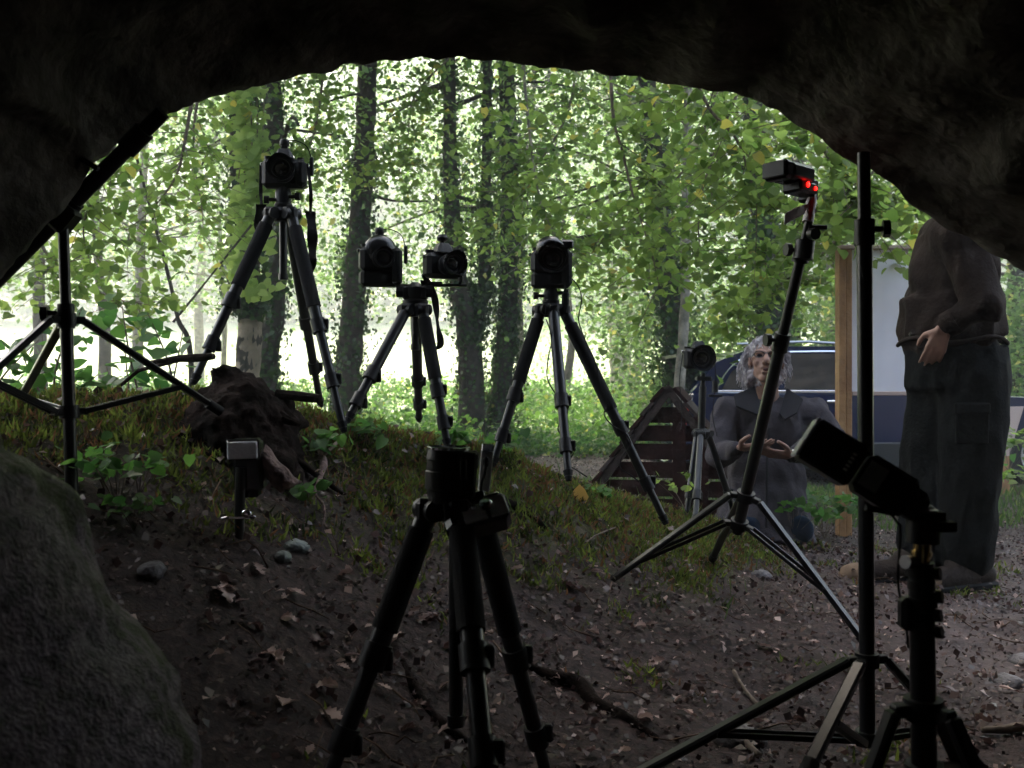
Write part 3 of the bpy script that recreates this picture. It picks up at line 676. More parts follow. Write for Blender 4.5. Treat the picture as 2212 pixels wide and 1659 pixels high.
def light_stand(label, foot, top, hub_f, low_f, feet, r=.014, brace_f=.5, knobs=(), sections=(), group='black light stands', leg_r=.010, name='light_stand', twin=True, polem='satin'):
    foot = Vector(foot); top = Vector(top); root = thing(name, label, 'light stand', (foot.x, foot.y, gz(foot.x, foot.y)), group=group)
    ax = (top - foot).normalized(); mb = MB()
    cuts = [0] + list(sections) + [1]
    for i in range(len(cuts) - 1): mb.cyl(foot + (top - foot) * cuts[i], foot + (top - foot) * cuts[i + 1], r * (1 - .16 * i), n=16)
    pole = obj('pole', mb, M[polem], root)
    for f in sections:
        mb = MB(); c_ = foot + (top - foot) * f; mb.cyl(c_ - ax * .045, c_ + ax * .008, r * 1.3, n=16); obj('collar', mb, M['black'], root)
        s_ = Vector((1 if knobs and knobs[0] > 0 else -1, -.2, 0)).normalized(); q = c_ - ax * .012
        mb = MB(); mb.cyl(q, q + s_ * .045, .006); mb.cyl(q + s_ * .036, q + s_ * .05, .018, n=8); obj('tightening_knob', mb, M['black'], root)
    hub = foot + (top - foot) * hub_f; low = foot + (top - foot) * low_f
    for nm, c_ in (('leg_hub', hub), ('brace_hub', low)):
        mb = MB(); mb.cyl(c_ - ax * .014, c_ + ax * .014, r * 1.55, n=16)
        for f in feet:
            h_ = (Vector(f) - hub); h_ -= ax * h_.dot(ax); h_.normalize(); mb.box(c_ + h_ * r * 2.0, (.024, .02, .016), Matrix((h_, ax.cross(h_), ax)).transposed(), bev=.15)
        obj(nm, mb, M['alu'] if False else M['black'], root)
    for f in feet:
        f = Vector(f); h_ = (f - hub); h_ -= ax * h_.dot(ax); h_.normalize(); a = hub + h_ * r * 2.6; s_ = ax.cross(h_) * leg_r * .75
        mb = MB(); t_ = (f - a).normalized(); up_ = (t_.cross(s_)).normalized()
        mb.box((a + f) / 2, (leg_r * 2.3, leg_r * 1.5, (f - a).length), Matrix((s_.normalized(), up_, t_)).transposed(), bev=.25)
        leg = obj('leg', mb, M['satin'], root)
        mb = MB(); mb.cyl(f - t_ * .03, f + t_ * .01, leg_r * 1.35); obj('rubber_foot', mb, M['rubber'], leg)
        g = a + (f - a) * brace_f; l_ = low + h_ * r * 2.4
        for sg in ((-1, 1) if twin else (0,)):
            mb = MB(); off = s_ * 1.5 * sg; tt = (g - l_).normalized(); mb.box((l_ + g) / 2 + off, (.0045 if twin else .012, .012, (g - l_).length), Matrix((s_.normalized(), tt.cross(s_.normalized()), tt)).transposed(), bev=.2)
            obj('brace', mb, M['satin'], root)
    return root, hub, low

def speedlight(label, loc, direction, roll, head=(.075, .11, .055), body=True, win='fresnel', foot_dir=-1, name='flash_unit', group='flash units'):
    """flash head along +Y from its hinge; body hangs in local -Z"""
    root = thing(name, label, 'flash', loc, group=group); frame(root, direction, roll)
    w_, l_, h_ = head
    mb = MB(); mb.box((0, l_ * .40, 0), (w_ * .96, l_ * .76, h_ * .96), bev=.22); mb.box((0, l_ * .86, 0), (w_, l_ * .28, h_), bev=.24); hd = obj('head', mb, M['gloss'], root, local=True)
    mb = MB(); mb.box((0, l_ + .001, 0), (w_ * .9, .008, h_ * .82), bev=.3); obj('flash_window', mb, M[win], hd, local=True)
    return root

# --- tripod with high camera (left)
h1 = P(612, 462, 3.2)
tripod('tallest tripod on the left of the mound with a camera and dangling strap', h1, [P(742, 925, 3.0), P(420, 822, 3.0), P(692, 872, 3.6)], head_h=.115, r=.019, foam=(True, True, False), group='camera tripods standing on the mound', secs=(.55, .80))
c1, _, _ = slr('camera with round lens and hanging strap on the tallest left tripod', P(615, 377, 3.2), (.12, -1, -.03), 0)
mb = strap_mesh([(-.076, 0, .03), (-.085, -.0, -.06), (-.083, 0, -.13)], .012); s = obj('strap', mb, M['strap'], c1, local=True)
mb = strap_mesh([(-.083, 0, -.12), (-.09, 0, -.2), (-.088, 0, -.28), (-.075, 0, -.33)], .036); obj('shoulder_pad', mb, M['strap'], s, local=True)
mb = strap_mesh([(.076, 0, .03), (.078, 0, -.05), (.076, 0, -.1)], .012); s = obj('strap', mb, M['strap'], c1, local=True)
mb = strap_mesh([(.076, 0, -.1), (.084, .0, -.16), (.075, 0, -.23)], .034); obj('shoulder_pad', mb, M['strap'], s, local=True)
# --- tripod with two cameras
h2 = P(897, 668, 3.3)
tripod('tripod with a crossbar carrying two cameras side by side', h2, [P(752, 905, 3.05), P(967, 962, 3.15), P(905, 905, 3.9)], head_h=.08, r=.019, head='pan', column=.12, foam=(False, True, False), group='camera tripods standing on the mound', secs=(.62, .85))
mb = MB(); mb.box(P(905, 617, 3.3), (.33, .03, .008)); mb.box(P(893, 625, 3.3), (.055, .045, .014)); tag(obj('crossbar', mb, M['satin']), 'thin black mounting bar bolted across the head of the two-camera tripod', 'mounting bar')
c2, _, _ = slr('bulky camera with battery grip and domed top, left one on the crossbar', P(820, 562, 3.3), (.35, -1, 0), 0, grip=True, w_=.14, h_=.085, lens=.05, hood=.02, hr=.037, lr=.034, dome=True)
c3, _, _ = slr('camera with short lens turned right, right one on the crossbar', P(955, 575, 3.3), (.55, -1, -.02), 0, shoe='knob', w_=.13, h_=.085, lens=.07, lr=.034)
mb = MB(); q = P(955, 608, 3.3); mb.box(P(940, 613, 3.3), (.05, .04, .01)); 
tag(obj('quick_release_plate', mb, M['black']), 'small plate clamping the right camera to the crossbar', 'plate')
mb = strap_mesh([(-.07, 0, .03), (-.073, 0, -.03), (-.068, 0, -.06)], .01); obj('strap', mb, M['strap'], c3, local=True)
mb = strap_mesh([(.06, -.02, -.03), (.03, 0, -.1), (.015, 0, -.2), (-.0, -.01, -.27), (.03, -.03, -.285), (.05, -.03, -.24), (.055, -.02, -.15), (.06, -.02, -.05)][::-1], .024); obj('strap', mb, M['strap'], c3, local=True)
# --- central tripod
h3 = P(1190, 668, 3.3)
tripod('single-camera tripod in the middle with a cable wound down its legs', h3, [P(1066, 1000, 3.15), P(1228, 1030, 3.0), P(1436, 1125, 3.2)], head_h=.095, r=.0185, column=0, foam=(True, False, True), group='camera tripods standing on the mound', secs=(.58, .84), hubr=.043)
c4, _, _ = slr('large gripped camera with wide hood facing the cave on the middle tripod', P(1190, 567, 3.3), (.02, -1, .0), 0, grip=True, w_=.138, h_=.08, lens=.08, lr=.04, hood=.05, hr=.052, shoe=None)
mb = MB(); mb.box((-.052, .0, .06), (.05, .05, .03), bev=.2); mb.ell((0.004, .03, .045), (.05, .05, .042)); obj('flash_hump', mb, M['gloss'], c4, local=True)
mb = MB(); mb.cyl(P(1223, 612, 3.26), P(1221, 640, 3.26), .002); mb.box(P(1221, 655, 3.26), (.024, .02, .075), bev=.25); mb.tube([P(1220, 672, 3.26), P(1216, 690, 3.24)], .002); tag(obj('cable_release', mb, M['rubber']), 'black cable release hanging below the middle camera', 'cable release')
def hang(pix, d, r=.0022):
    p, rr = smooth_line([P(*q, d) if len(q) == 2 else P(*q) for q in pix], [r] * len(pix), 6); mb = MB(); mb.tube(p, rr, 6); return mb
mb = hang([(1228, 595), (1250, 620), (1256, 650), (1250, 690), (1262, 730), (1285, 780), (1296, 830), (1312, 872), (1305, 895), (1322, 918), (1350, 935), (1362, 960), (1345, 985), (1340, 1010), (1365, 1028), (1380, 1040)], 3.2)
tag(obj('power_cable', mb, M['rubber']), 'thin black cable looping down the right leg of the middle tripod', 'cable')
mb = hang([(1180, 690), (1192, 730), (1185, 770), (1182, 815), (1200, 850), (1222, 870), (1225, 895), (1205, 925), (1222, 950), (1240, 975), (1225, 1000), (1245, 1015), (1268, 1030)], 3.2)
tag(obj('sync_cable', mb, M['rubber']), 'thin black cable twisted around the middle leg of the middle tripod', 'cable')
# --- small far camera on column stand
h4 = P(1515, 935, 4.35)
tripod('grey-legged tripod standing before the kneeling man', h4, [P(1478, 1150, 4.2), P(1500, 1162, 4.0), P(1600, 1150, 4.5)], head_h=.05, r=.015, column=0, foam=(False,), secs=(.62, .85), group=None, head=None)
mb = MB(); mb.cyl(P(1515, 940, 4.35), P(1518, 835, 4.35), .016); mb.cyl(P(1518, 838, 4.35), P(1519, 806, 4.35), .011); mb.box(P(1520, 818, 4.35), (.07, .05, .02), bev=.25); mb.cyl(P(1545, 822, 4.3), P(1545, 848, 4.3), .014); mb.box(P(1545, 855, 4.3), (.06, .03, .012)); tag(obj('centre_column', mb, M['black']), 'raised centre column with clamp under the small camera', 'column')
c5, _, _ = slr('small round-hooded camera on the raised column before the kneeling man', P(1508, 775, 4.35), (.0, -1, 0), 0, shoe=None, w_=.135, h_=.09, lens=.07, hood=.05, hr=.058, lr=.038)
mb = MB(); p, r_ = smooth_line([Vector((-.07, 0, .02)), Vector((-.085, -.02, -.1)), Vector((-.07, -.02, -.25)), Vector((-.09, -.02, -.35))], [.002] * 4, 6); mb.tube(p, r_, 6)
p, r_ = smooth_line([Vector((.07, 0, .02)), Vector((.08, -.02, -.1)), Vector((.07, -.02, -.22)), Vector((.075, -.02, -.32))], [.002] * 4, 6); mb.tube(p, r_, 6); obj('strap', mb, M['strap'], c5, local=True)

# --- left light stand with diagonal boom
light_stand('light stand at far left with a long boom across its top', P(157, 1120, 2.1), P(136, 470, 2.1), .66, .355, [P(470, 885, 2.35), P(-90, 870, 1.9), P(20, 905, 2.9)], r=.0135, brace_f=.72, sections=(.70,), knobs=(-1,), leg_r=.009)
mb = MB(); a = P(352, 243, 2.08); b = P(-60, 655, 2.16); mb.tube([a, a + (b - a) * .5, b], [.0165, .0185, .02], 16)
for f in (.14, .5): collar(mb, a, b, f, .023, .06, 16)
boom = tag(obj('boom_pole', mb, M['satin']), 'thick black boom pole running diagonally along the left edge of the cave mouth', 'pole')
mb = MB(); q = P(212, 365, 2.06); mb.cyl(q, q + Vector((-.05, 0, .03)), .006); mb.cyl(q + Vector((-.045, 0, .027)), q + Vector((-.058, 0, .035)), .016, n=8); obj('tightening_knob', mb, M['black'], boom)
mb = MB(); mb.box(P(136, 470, 2.1), (.05, .05, .06), (0, R(40), 0)); obj('clamp', mb, M['black'], boom)

# --- leaning stand with lit flash
st, hub, low = light_stand('leaning light stand in the middle right carrying the flash with red lamps', P(1592, 1150, 2.95), P(1748, 478, 2.6), .13, .03, [P(1268, 1292, 3.05), P(1872, 1392, 2.75), P(1540, 1205, 3.5)], r=.0175, brace_f=.62, sections=(.66, .93), knobs=(-1,), leg_r=.011)
fl = speedlight('black flash with two glowing red lamps atop the leaning stand', P(1740, 384, 2.62), (-.82, -.62, .03), 0, head=(.080, .135, .050), win='dimwin')
mb = MB(); mb.box((-.004, .03, -.035), (.062, .075, .03), bev=.2); mb.box((0, -.012, -.035), (.05, .03, .06), bev=.2); bd = obj('body', mb, M['gloss'], fl, local=True)
for dx, dz, rr_ in ((.012, -.030, .006), (.045, -.036, .0045)):
    mb = MB(); mb.ell((-.037, .05 - dx, dz), (.003, rr_, rr_ * 1.3)); obj('red_lamp', mb, M['red'], bd, local=True)
for o_ in (1,):
    for dx, dz, rr_ in ((.012, -.030, .006), (.045, -.036, .0045)):
        mb = MB(); mb.ell((.031, .05 - dx, dz), (.003, rr_, rr_ * 1.3)); obj('red_lamp', mb, M['red'], bd, local=True)
mb = MB(); mb.tube([P(1755, 412, 2.62), P(1752, 440, 2.61), P(1745, 480, 2.6)], [.012, .014, .015], 12); tag(obj('stand_adapter', mb, M['paper']), 'whitish wrapped adapter joining the red-lamp flash to its stand', 'adapter')
mb = MB(); a0 = P(1748, 440, 2.6); vs = [a0, P(1722, 448, 2.56), P(1696, 462, 2.55), P(1694, 486, 2.55), P(1716, 474, 2.56), P(1738, 462, 2.58)]; vs += [q + Vector((0, .004, .002)) for q in vs]
mb.add(vs, [tuple(range(6)), tuple(reversed(range(6, 12)))] + [(k, (k + 1) % 6, 6 + (k + 1) % 6, 6 + k) for k in range(6)]); mb.add([P(1750, 425, 2.6), P(1765, 455, 2.6), P(1752, 478, 2.6), P(1742, 455, 2.58)], [(0, 1, 2, 3)])
tag(obj('plastic_wrap', mb, M['paper']), 'crumpled pale plastic flap fluttering below the red-lamp flash', 'plastic')
mb = MB(); mb.box(P(1765, 492, 2.6), (.05, .02, .012)); mb.cyl(P(1752, 505, 2.6), P(1762, 505, 2.58), .016); mb.cyl(P(1740, 520, 2.6), P(1735, 560, 2.6), .026); tag(obj('clamp_head', mb, M['black']), 'black clamp head at the tip of the leaning stand', 'clamp')

# --- tall stand on the right
light_stand('tall black light stand rising in front of the white signboard', P(1874, 1606, 2.0), P(1866, 330, 2.0), .142, .01, [P(1295, 1716, 1.9), P(2150, 1690, 2.05), P(1740, 1672, 1.75)], r=.0158, brace_f=.55, sections=(.88,), knobs=(1,), leg_r=.0115)
# --- near flash on clamp stand, bottom right
pole_top = P(1990, 1225, 1.3); st5, hub5, low5 = light_stand('nearest light stand, thick clamped pole at the lower right corner', P(1998, 1760, 1.3), P(1990, 1215, 1.3), .42, .16, [P(1800, 1900, 1.28), P(2175, 1830, 1.2), P(2130, 1780, 1.55)], r=.0165, brace_f=.5, sections=(), leg_r=.0105, twin=False)
mb = MB()
for v, r_ in ((1235, .02), (1262, .018), (1300, .021), (1330, .019)): q = P(1990, v, 1.3); mb.cyl(q - Vector((0, 0, .006)), q + Vector((0, 0, .006)), r_)
obj('clamp_ring', mb, M['black'], st5)
for (u, v) in ((2022, 1240), (2026, 1290), (2024, 1330), (2026, 1366)):
    mb = MB(); q = P(2000, v, 1.3); mb.cyl(q, P(u, v, 1.28), .005); mb.cyl(P(u - 4, v, 1.28), P(u + 10, v, 1.275), .0085, n=8); obj('clamp_screw', mb, M['black'], st5)
mb = MB(); mb.cyl(P(1975, 1215, 1.3), P(1955, 1214, 1.29), .009); obj('side_knob', mb, M['alu'], st5); mb = MB(); mb.box(P(1965, 1325, 1.3), (.028, .024, .045), bev=.25); obj('lever', mb, M['black'], st5)
mb = MB(); mb.cyl(P(1990, 1222, 1.3), P(1992, 1165, 1.3), .011, n=16); mb.cyl(P(1990, 1200, 1.3), P(1991, 1190, 1.3), .0135, n=16); obj('brass_stud', mb, M['brass'], st5)
mb = MB(); mb.cyl(P(1993, 1172, 1.3), P(1995, 1120, 1.3), .022, n=18); mb.box(P(1995, 1112, 1.3), (.045, .04, .012)); mb.cyl(P(2008, 1140, 1.3), P(2048, 1136, 1.28), .008); mb.box(P(2040, 1137, 1.28), (.028, .02, .014)); br = obj('swivel_bracket', mb, M['black'], st5)
mb = MB(); mb.lathe([(0, 0), (.017, 0), (.018, .003), (.012, .005), (0, .005)], P(1997, 1106, 1.29), (0, 0, 1), 18); obj('top_screw', mb, M['alu'], br)
# flash: long axis from foot (1965,1095) to window (1742,950)
fa = P(1955, 1078, 1.30); fb = P(1745, 948, 1.33); ax = (fb - fa).normalized(); sidev = ax.cross(Vector((0, 1, 0))).normalized(); dep = sidev.cross(ax).normalized()
Mr = Matrix((ax, dep, sidev)).transposed()
fl2 = thing('flash_unit', 'large black flash tilted up at the lower right with a pale label', 'flash', tuple((fa + fb) / 2), group='flash units')
mb = MB(); Lf = (fb - fa).length; mb.box(fb - ax * Lf * .24, (Lf * .52, .06, .062), Mr, bev=.08); hd2 = obj('head', mb, M['black'], fl2)
mb = MB(); mb.box(fb + ax * .003, (.006, .056, .06), Mr, bev=.3); obj('flash_window', mb, M['fresnel'], hd2)
mb = MB(); mb.box(fa + ax * Lf * .22, (Lf * .5, .052, .058), Mr, bev=.14); mb.box(fa - ax * .008, (.04, .045, .042), Mr, bev=.25); bd2 = obj('body', mb, M['black'], fl2)
mb = MB(); mb.box(fa + ax * Lf * .36 - dep * .0275 * (1 if dep.y > 0 else -1), (.026, .002, .036), Mr); obj('label_panel', mb, M['pale_matte'], bd2)
mb = MB()
for k in range(5): mb.box(fb - ax * (Lf * .40) - dep * .031 * (1 if dep.y > 0 else -1) + sidev * (.006 * (k - 2)), (.006, .0015, .0035), Mr)
obj('printed_mark', mb, M['pale_matte'], hd2)
mb = MB(); p, r_ = smooth_line([fa - ax * .02, fa - ax * .04 - sidev * .0, P(1985, 1108, 1.3)], [.012, .010, .012], 4); mb.tube(p, r_, 10); obj('shoe_foot', mb, M['alu'], bd2)
mb = MB(); mb.box(P(1905, 1103, 1.29), (.045, .012, .008), (0, R(10), 0)); p, r_ = smooth_line([P(1920, 1105, 1.29), P(1938, 1128, 1.29), P(1945, 1150, 1.29), P(1940, 1260, 1.32), P(1955, 1330, 1.32), P(1962, 1400, 1.32)], [.0018] * 6, 6); mb.tube(p, r_, 6)
tag(obj('sync_lead', mb, M['rubber']), 'thin sync lead with plug dangling under the large tilted flash', 'cable')

# --- small flash on a low stand before the stump
st6, _, _ = light_stand('short hidden light stand below the flash by the stump', P(512, 1330, 2.3), P(520, 1010, 2.3), .42, .12, [P(415, 1385, 2.3), P(640, 1400, 2.25), P(560, 1300, 2.6)], r=.012, brace_f=.5, leg_r=.007, twin=False)
fl3 = speedlight('flash with pale rectangular window facing the cave, in front of the stump', P(538, 966, 2.33), (.02, -1, -.05), R(2), head=(.078, .06, .05))
mb = MB(); mb.box((0, -.0, -.06), (.07, .055, .09), bev=.15); mb.box((0, 0, -.11), (.04, .04, .02)); obj('body', mb, M['gloss'], fl3, local=True)
mb = MB(); mb.ell(P(532, 1110, 2.27), (.012, .006, .010)); mb.ell(P(545, 1116, 2.27), (.008, .005, .005)); mb.cyl(P(478, 1121, 2.27), P(490, 1118, 2.27), .0035); mb.box(P(516, 1118, 2.28), (.07, .008, .006))
tag(obj('wing_bolt', mb, M['chrome']), 'shiny chrome wing bolt on the low stand by the stump', 'bolt')

# --- foreground tripod with upward camera
h5 = P(985, 1092, 1.75)
tripod('nearest tripod, thick black legs in the bottom centre', h5, [P(690, 1740, 1.62), P(1060, 1800, 1.38), P(1190, 1712, 1.95)], head=None, r=.0195, column=.38, foam=(True, True, True), secs=(.52, .80), group=None, hubr=.05, spread=.05)
lz = P(967, 1072, 1.72)
cam6 = thing('camera', 'camera on the nearest tripod, lens pointing straight up with pale patches on its body', 'camera', tuple(lz), group='cameras on the tripods')
mb = MB(); mb.lathe([(0, -.01), (.036, -.01), (.037, .012), (.041, .014), (.041, .045), (.0385, .047), (.0385, .065), (.04, .067), (.037, .085), (.034, .085), (.031, .07), (0, .068)], lz, (.02, 0, 1), 32); le6 = obj('lens', mb, M['black'], cam6)
mb = MB(); mb.lathe([(.036, .083), (.0385, .084), (.0385, .088), (.036, .089)], lz, (.02, 0, 1), 32); obj('front_ring', mb, M['chrome'], le6)
mb = MB(); mb.ell(lz + Vector((.002, 0, .072)), (.03, .03, .006)); obj('front_element', mb, M['glass'], le6)
rotc = Euler((R(-46), R(-15), R(8))).to_matrix(); bc6 = P(1030, 1118, 1.70)
mb = MB(); mb.box(bc6, (.115, .055, .062), rotc, bev=.2); mb.box(P(1010, 1095, 1.72), (.07, .05, .02), rotc); bd6 = obj('body', mb, M['gloss'], cam6)
for u, v, wd in ((1024, 1147, .030), (1052, 1130, .026)):
    pass
mb = MB(); mb.box(bc6 + rotc @ Vector((-.004, -.0285, -.012)), (.040, .004, .034), rotc, bev=.1); obj('pale_patch', mb, M['pale_matte'], bd6)  # pale patch on the camera body
mb = MB(); mb.box(bc6 + rotc @ Vector((.038, -.0285, -.008)), (.030, .004, .042), rotc, bev=.1); obj('pale_patch', mb, M['pale_matte'], bd6)
mb = MB(); mb.lathe([(0, 0), (.012, 0), (.013, .008), (.009, .012), (0, .012)], P(1050, 1095, 1.67), (-.2, -.3, 1), 16); mb.lathe([(0, 0), (.006, 0), (.006, .006), (0, .007)], P(1023, 1098, 1.67), (-.2, -.3, 1), 12); obj('dial', mb, M['chrome'], bd6)
# radio trigger and pale box standing in the shoe
mb = MB(); mb.box(P(1012, 1026, 1.70), (.028, .022, .082), (0, R(4), 0), bev=.2); mb.box(P(1001, 1015, 1.68), (.012, .014, .036), bev=.2); mb.box(P(1018, 994, 1.72), (.026, .022, .034), bev=.2); mb.cyl(P(1014, 1060, 1.7), P(1016, 1090, 1.7), .006)
tag(obj('radio_trigger', mb, M['black']), 'black radio trigger standing upright beside the upward lens', 'radio trigger')
wb = thing('receiver_box', 'slim pale receiver box with shiny tip rising behind the nearest camera', 'receiver', tuple(P(1048, 1040, 1.8)))
mb = MB(); mb.box(P(1049, 1016, 1.8), (.023, .014, .078), (0, R(5), 0), bev=.15); obj('case', mb, M['white'], wb)
mb = MB(); mb.box(P(1054, 967, 1.79), (.022, .016, .014), (0, R(5), 0), bev=.1); obj('shiny_tip', mb, M['chrome'], wb)
mb = hang([(1050, 1000), (1046, 1025), (1040, 1045), (1036, 1080), (1034, 1100)], 1.76, .0026); mb.ell(P(1050, 998, 1.77), (.006, .006, .010)); obj('cable', mb, M['rubber'], wb)

# ---------------- wooden A-shaped shelter ----------------
ab = Vector(P(1445, 0, 5.6)); ab.z = 0; ab.z = gz(ab.x, ab.y)
rotA = R(-12)
shed = thing('wooden_shelter', 'low dark brown A-shaped wooden shelter with slatted front behind the mound', 'shelter', tuple(ab), rot=(0, 0, rotA))
M['shed'] = mat('stained_planks', (.030, .011, .009), .75, spec=.08, noise_amt=.5, nscale=12, bump=.4, bscale=40)
M['shedroof'] = mat('weathered_roof_board', (.065, .048, .043), .7, spec=.08, noise_amt=.45, nscale=12, bump=.5, bscale=40)
Hs = .80 - ab.z; hw = .53
def half(z): return hw * (1 - z / Hs)
z0 = .02; k = 0
while z0 < Hs - .12:
    z1 = z0 + .092; a, b_ = half(z0) - .012, half(z1) - .012
    mb = MB(); y0_ = 0.0; vs = [(-a, y0_, z0), (a, y0_, z0), (b_, y0_, z1), (-b_, y0_, z1), (-a, y0_ + .018, z0), (a, y0_ + .018, z0), (b_, y0_ + .018, z1), (-b_, y0_ + .018, z1)]
    mb.add(vs, [(0, 1, 2, 3), (7, 6, 5, 4), (0, 4, 5, 1), (3, 2, 6, 7), (0, 3, 7, 4), (1, 5, 6, 2)]); obj('plank', mb, M['shed'], shed, smooth=0, local=True); z0 = z1 + (.015 if z1 < .55 else .001)
for xx in (.06, .2):
    hh = Hs * (1 - xx / hw) - .03; mb = MB(); mb.box((xx, -.014, hh / 2), (.075 if xx < .1 else .05, .02, hh), bev=.08); obj('upright_board', mb, M['shed'], shed, smooth=0, local=True)
ang = math.atan2(Hs, hw); slen = math.hypot(Hs, hw) + .05
for s_ in (-1, 1):
    mb = MB(); Mx = Euler((0, s_ * (math.pi / 2 - (math.pi / 2 - ang)) , 0)).to_matrix(); c_ = Vector((s_ * hw / 2, -.02, Hs / 2 + .012))
    mb.box(c_, (slen, .03, .045), Euler((0, s_ * ang, 0)).to_matrix(), bev=.08); obj('barge_board', mb, M['shedroof'], shed, smooth=0, local=True)
    for q in range(9):
        f = (q + .5) / 9; c_ = Vector((s_ * hw * f, .45, Hs * (1 - f))) + Vector((s_ * math.sin(ang), 0, math.cos(ang))) * .045
        mb = MB(); mb.box(c_, (slen / 9 * 1.05, 1.0, .022), Euler((0, s_ * (ang - .10), 0)).to_matrix(), bev=.1); obj('roof_board', mb, M['shedroof'] if q % 2 else M['shed'], shed, smooth=0, local=True)

# ---------------- sign board ----------------
M['post'] = mat('varnished_post', (.36, .2, .085), .55, col2=(.22, .11, .045), nscale=8, bump=.3, bscale=40)
M['board'] = mat('pale_board', (.78, .77, .84), .5, noise_amt=.06, nscale=6)
M['trim'] = mat('board_trim', (.45, .34, .3), .5)
pb0 = P(1822, 1180, 5.2); zb = gz(pb0.x, 5.2)
sb = thing('signboard', 'large blank pale signboard on brown wooden posts behind the tall stand', 'signboard', (pb0.x, 5.2, zb))
zt = P(0, 534, 5.2).z; x0 = P(1822, 0, 5.2).x; x1 = x0 + .64
for nm, xx in (('post', x0), ('post', x1 + .035)):
    mb = MB(); mb.box((xx - .0165, 5.2, (zt + zb) / 2 - .05), (.036, .07, zt - zb + .1), bev=.08); mb.box((xx + .0215, 5.205, (zt + zb) / 2 - .05), (.034, .06, zt - zb + .09), bev=.08); obj('post', mb, M['post'], sb, smooth=0)
zbb = P(0, 852, 5.2).z
mb = MB(); mb.box(((x0 + x1) / 2 + .035, 5.2, (zt + zbb) / 2), (x1 - x0 - .012, .014, zt - zbb - .03), bev=.1); obj('panel', mb, M['board'], sb, smooth=0)
mb = MB(); mb.box(((x0 + x1) / 2 + .035, 5.195, zbb + .005), (x1 - x0 - .012, .03, .022)); obj('lower_rail', mb, M['trim'], sb, smooth=0)
mb = MB(); mb.box(((x0 + x1) / 2 + .01, 5.195, zt - .004), (x1 - x0 + .09, .085, .02)); obj('cap_rail', mb, M['trim'], sb, smooth=0)
pp = P(2168, 0, 7.6); zg = gz(pp.x, 7.6)
sk = thing('stake_sign', 'short wooden stake with a pale triangular board beside the car', 'sign', (pp.x, 7.6, zg))
zt2 = P(0, 872, 7.6).z; mb = MB(); mb.box((pp.x, 7.6, (zt2 + zg) / 2), (.075, .06, zt2 - zg + .1), bev=.08); obj('stake', mb, M['post'], sk, smooth=0)
mb = MB(); q = [P(2120, 880, 7.56), P(2212, 878, 7.56), P(2180, 985, 7.56), P(2160, 985, 7.56)]; q2 = [a + Vector((0, .02, 0)) for a in q]; mb.add(q + q2, [(0, 1, 2, 3), (7, 6, 5, 4), (0, 4, 5, 1), (1, 5, 6, 2), (2, 6, 7, 3), (3, 7, 4, 0)]); obj('triangular_board', mb, M['trim'], sk, smooth=0)

# ---------------- parked car ----------------
M['carpaint'] = mat('dark_blue_car_paint', (.004, .008, .032), .12, metal=.0, spec=.3, coat=.15)
M['carglass'] = mat('tinted_car_glass', (.012, .013, .015), .03, spec=.9, coat=1)
M['tyre'] = mat('tyre_rubber', (.015, .015, .016), .8)
CD = 9.4; cz0 = -.15
xr = P(1472, 0, CD).x
car = thing('parked_car', 'dark blue estate car parked side-on behind the signboard', 'car', (xr + 2.2, CD + .85, cz0))
# side profile from rear (x=0) to front (x=4.4)
low_p = [(0.0, .35), (.02, .62), (.06, .80), (.12, .92), (.5, .93), (1.4, .91), (2.4, .90), (3.0, .895), (3.7, .86), (4.2, .76), (4.38, .6), (4.4, .3), (4.2, .2), (.2, .2)]
up_p = [(.10, .90), (.34, 1.22), (.62, 1.335), (1.1, 1.385), (1.8, 1.385), (2.3, 1.32), (2.75, 1.12), (3.1, .88)]
def extrude(mb, prof, ya, yb, inset=0, edge=.06, o=Vector((0, 0, 0))):
    n = len(prof); cxm = sum(p_[0] for p_ in prof) / n; czm = sum(p_[1] for p_ in prof) / n
    rings = []
    for y, k in ((ya, .93), (ya + edge, .985), (ya + edge * 2.5, 1), (yb - edge * 2.5, 1), (yb - edge, .985), (yb, .93)):
        rings.append([Vector((cxm + (x - cxm) * (1 - (1 - k) * .3), y, czm + (z - czm) * k)) + o for x, z in prof])
    vs = [q for r_ in rings for q in r_]; fs = []
    for i in range(5):
        for k in range(n): fs.append((i * n + k, (i + 1) * n + k, (i + 1) * n + (k + 1) % n, i * n + (k + 1) % n))
    fs.append(tuple(range(n))); fs.append(tuple(reversed(range(5 * n, 6 * n)))); mb.add(vs, fs)
def refine(pl, n=3):
    out = []
    for i in range(len(pl)):
        p0, p1, p2, p3 = [Vector(pl[(i + j) % len(pl)]) for j in (-1, 0, 1, 2)]
        for k in range(n):
            t_ = k / n; q = .5 * ((2 * p1) + (p2 - p0) * t_ + (2 * p0 - 5 * p1 + 4 * p2 - p3) * t_ * t_ + (3 * p1 - p0 - 3 * p2 + p3) * t_ ** 3); out.append((q.x, q.y))
    return out
O = Vector((xr, CD, cz0))
mb = MB(); extrude(mb, refine(low_p), 0, 1.72, edge=.05, o=O); body = obj('body', mb, M['carpaint'], car, smooth=40)
mb = MB(); extrude(mb, up_p, .12, 1.6, edge=.07, o=O); obj('cabin', mb, M['carpaint'], car, smooth=50)
def side_panel(pts, y, th=.012):
    a = [Vector((x, y, z)) + O for x, z in pts]; b = [q + Vector((0, th, 0)) for q in a]; n = len(a); mb = MB()
    mb.add(a + b, [tuple(range(n)), tuple(reversed(range(n, 2 * n)))] + [(k, n + k, n + (k + 1) % n, (k + 1) % n) for k in range(n)]); return mb
win_y = .115
obj('rear_side_window', side_panel([(.42, .945), (.52, 1.13), (.70, 1.26), (.98, 1.29), (.98, .945)], win_y), M['carglass'], car, smooth=0)
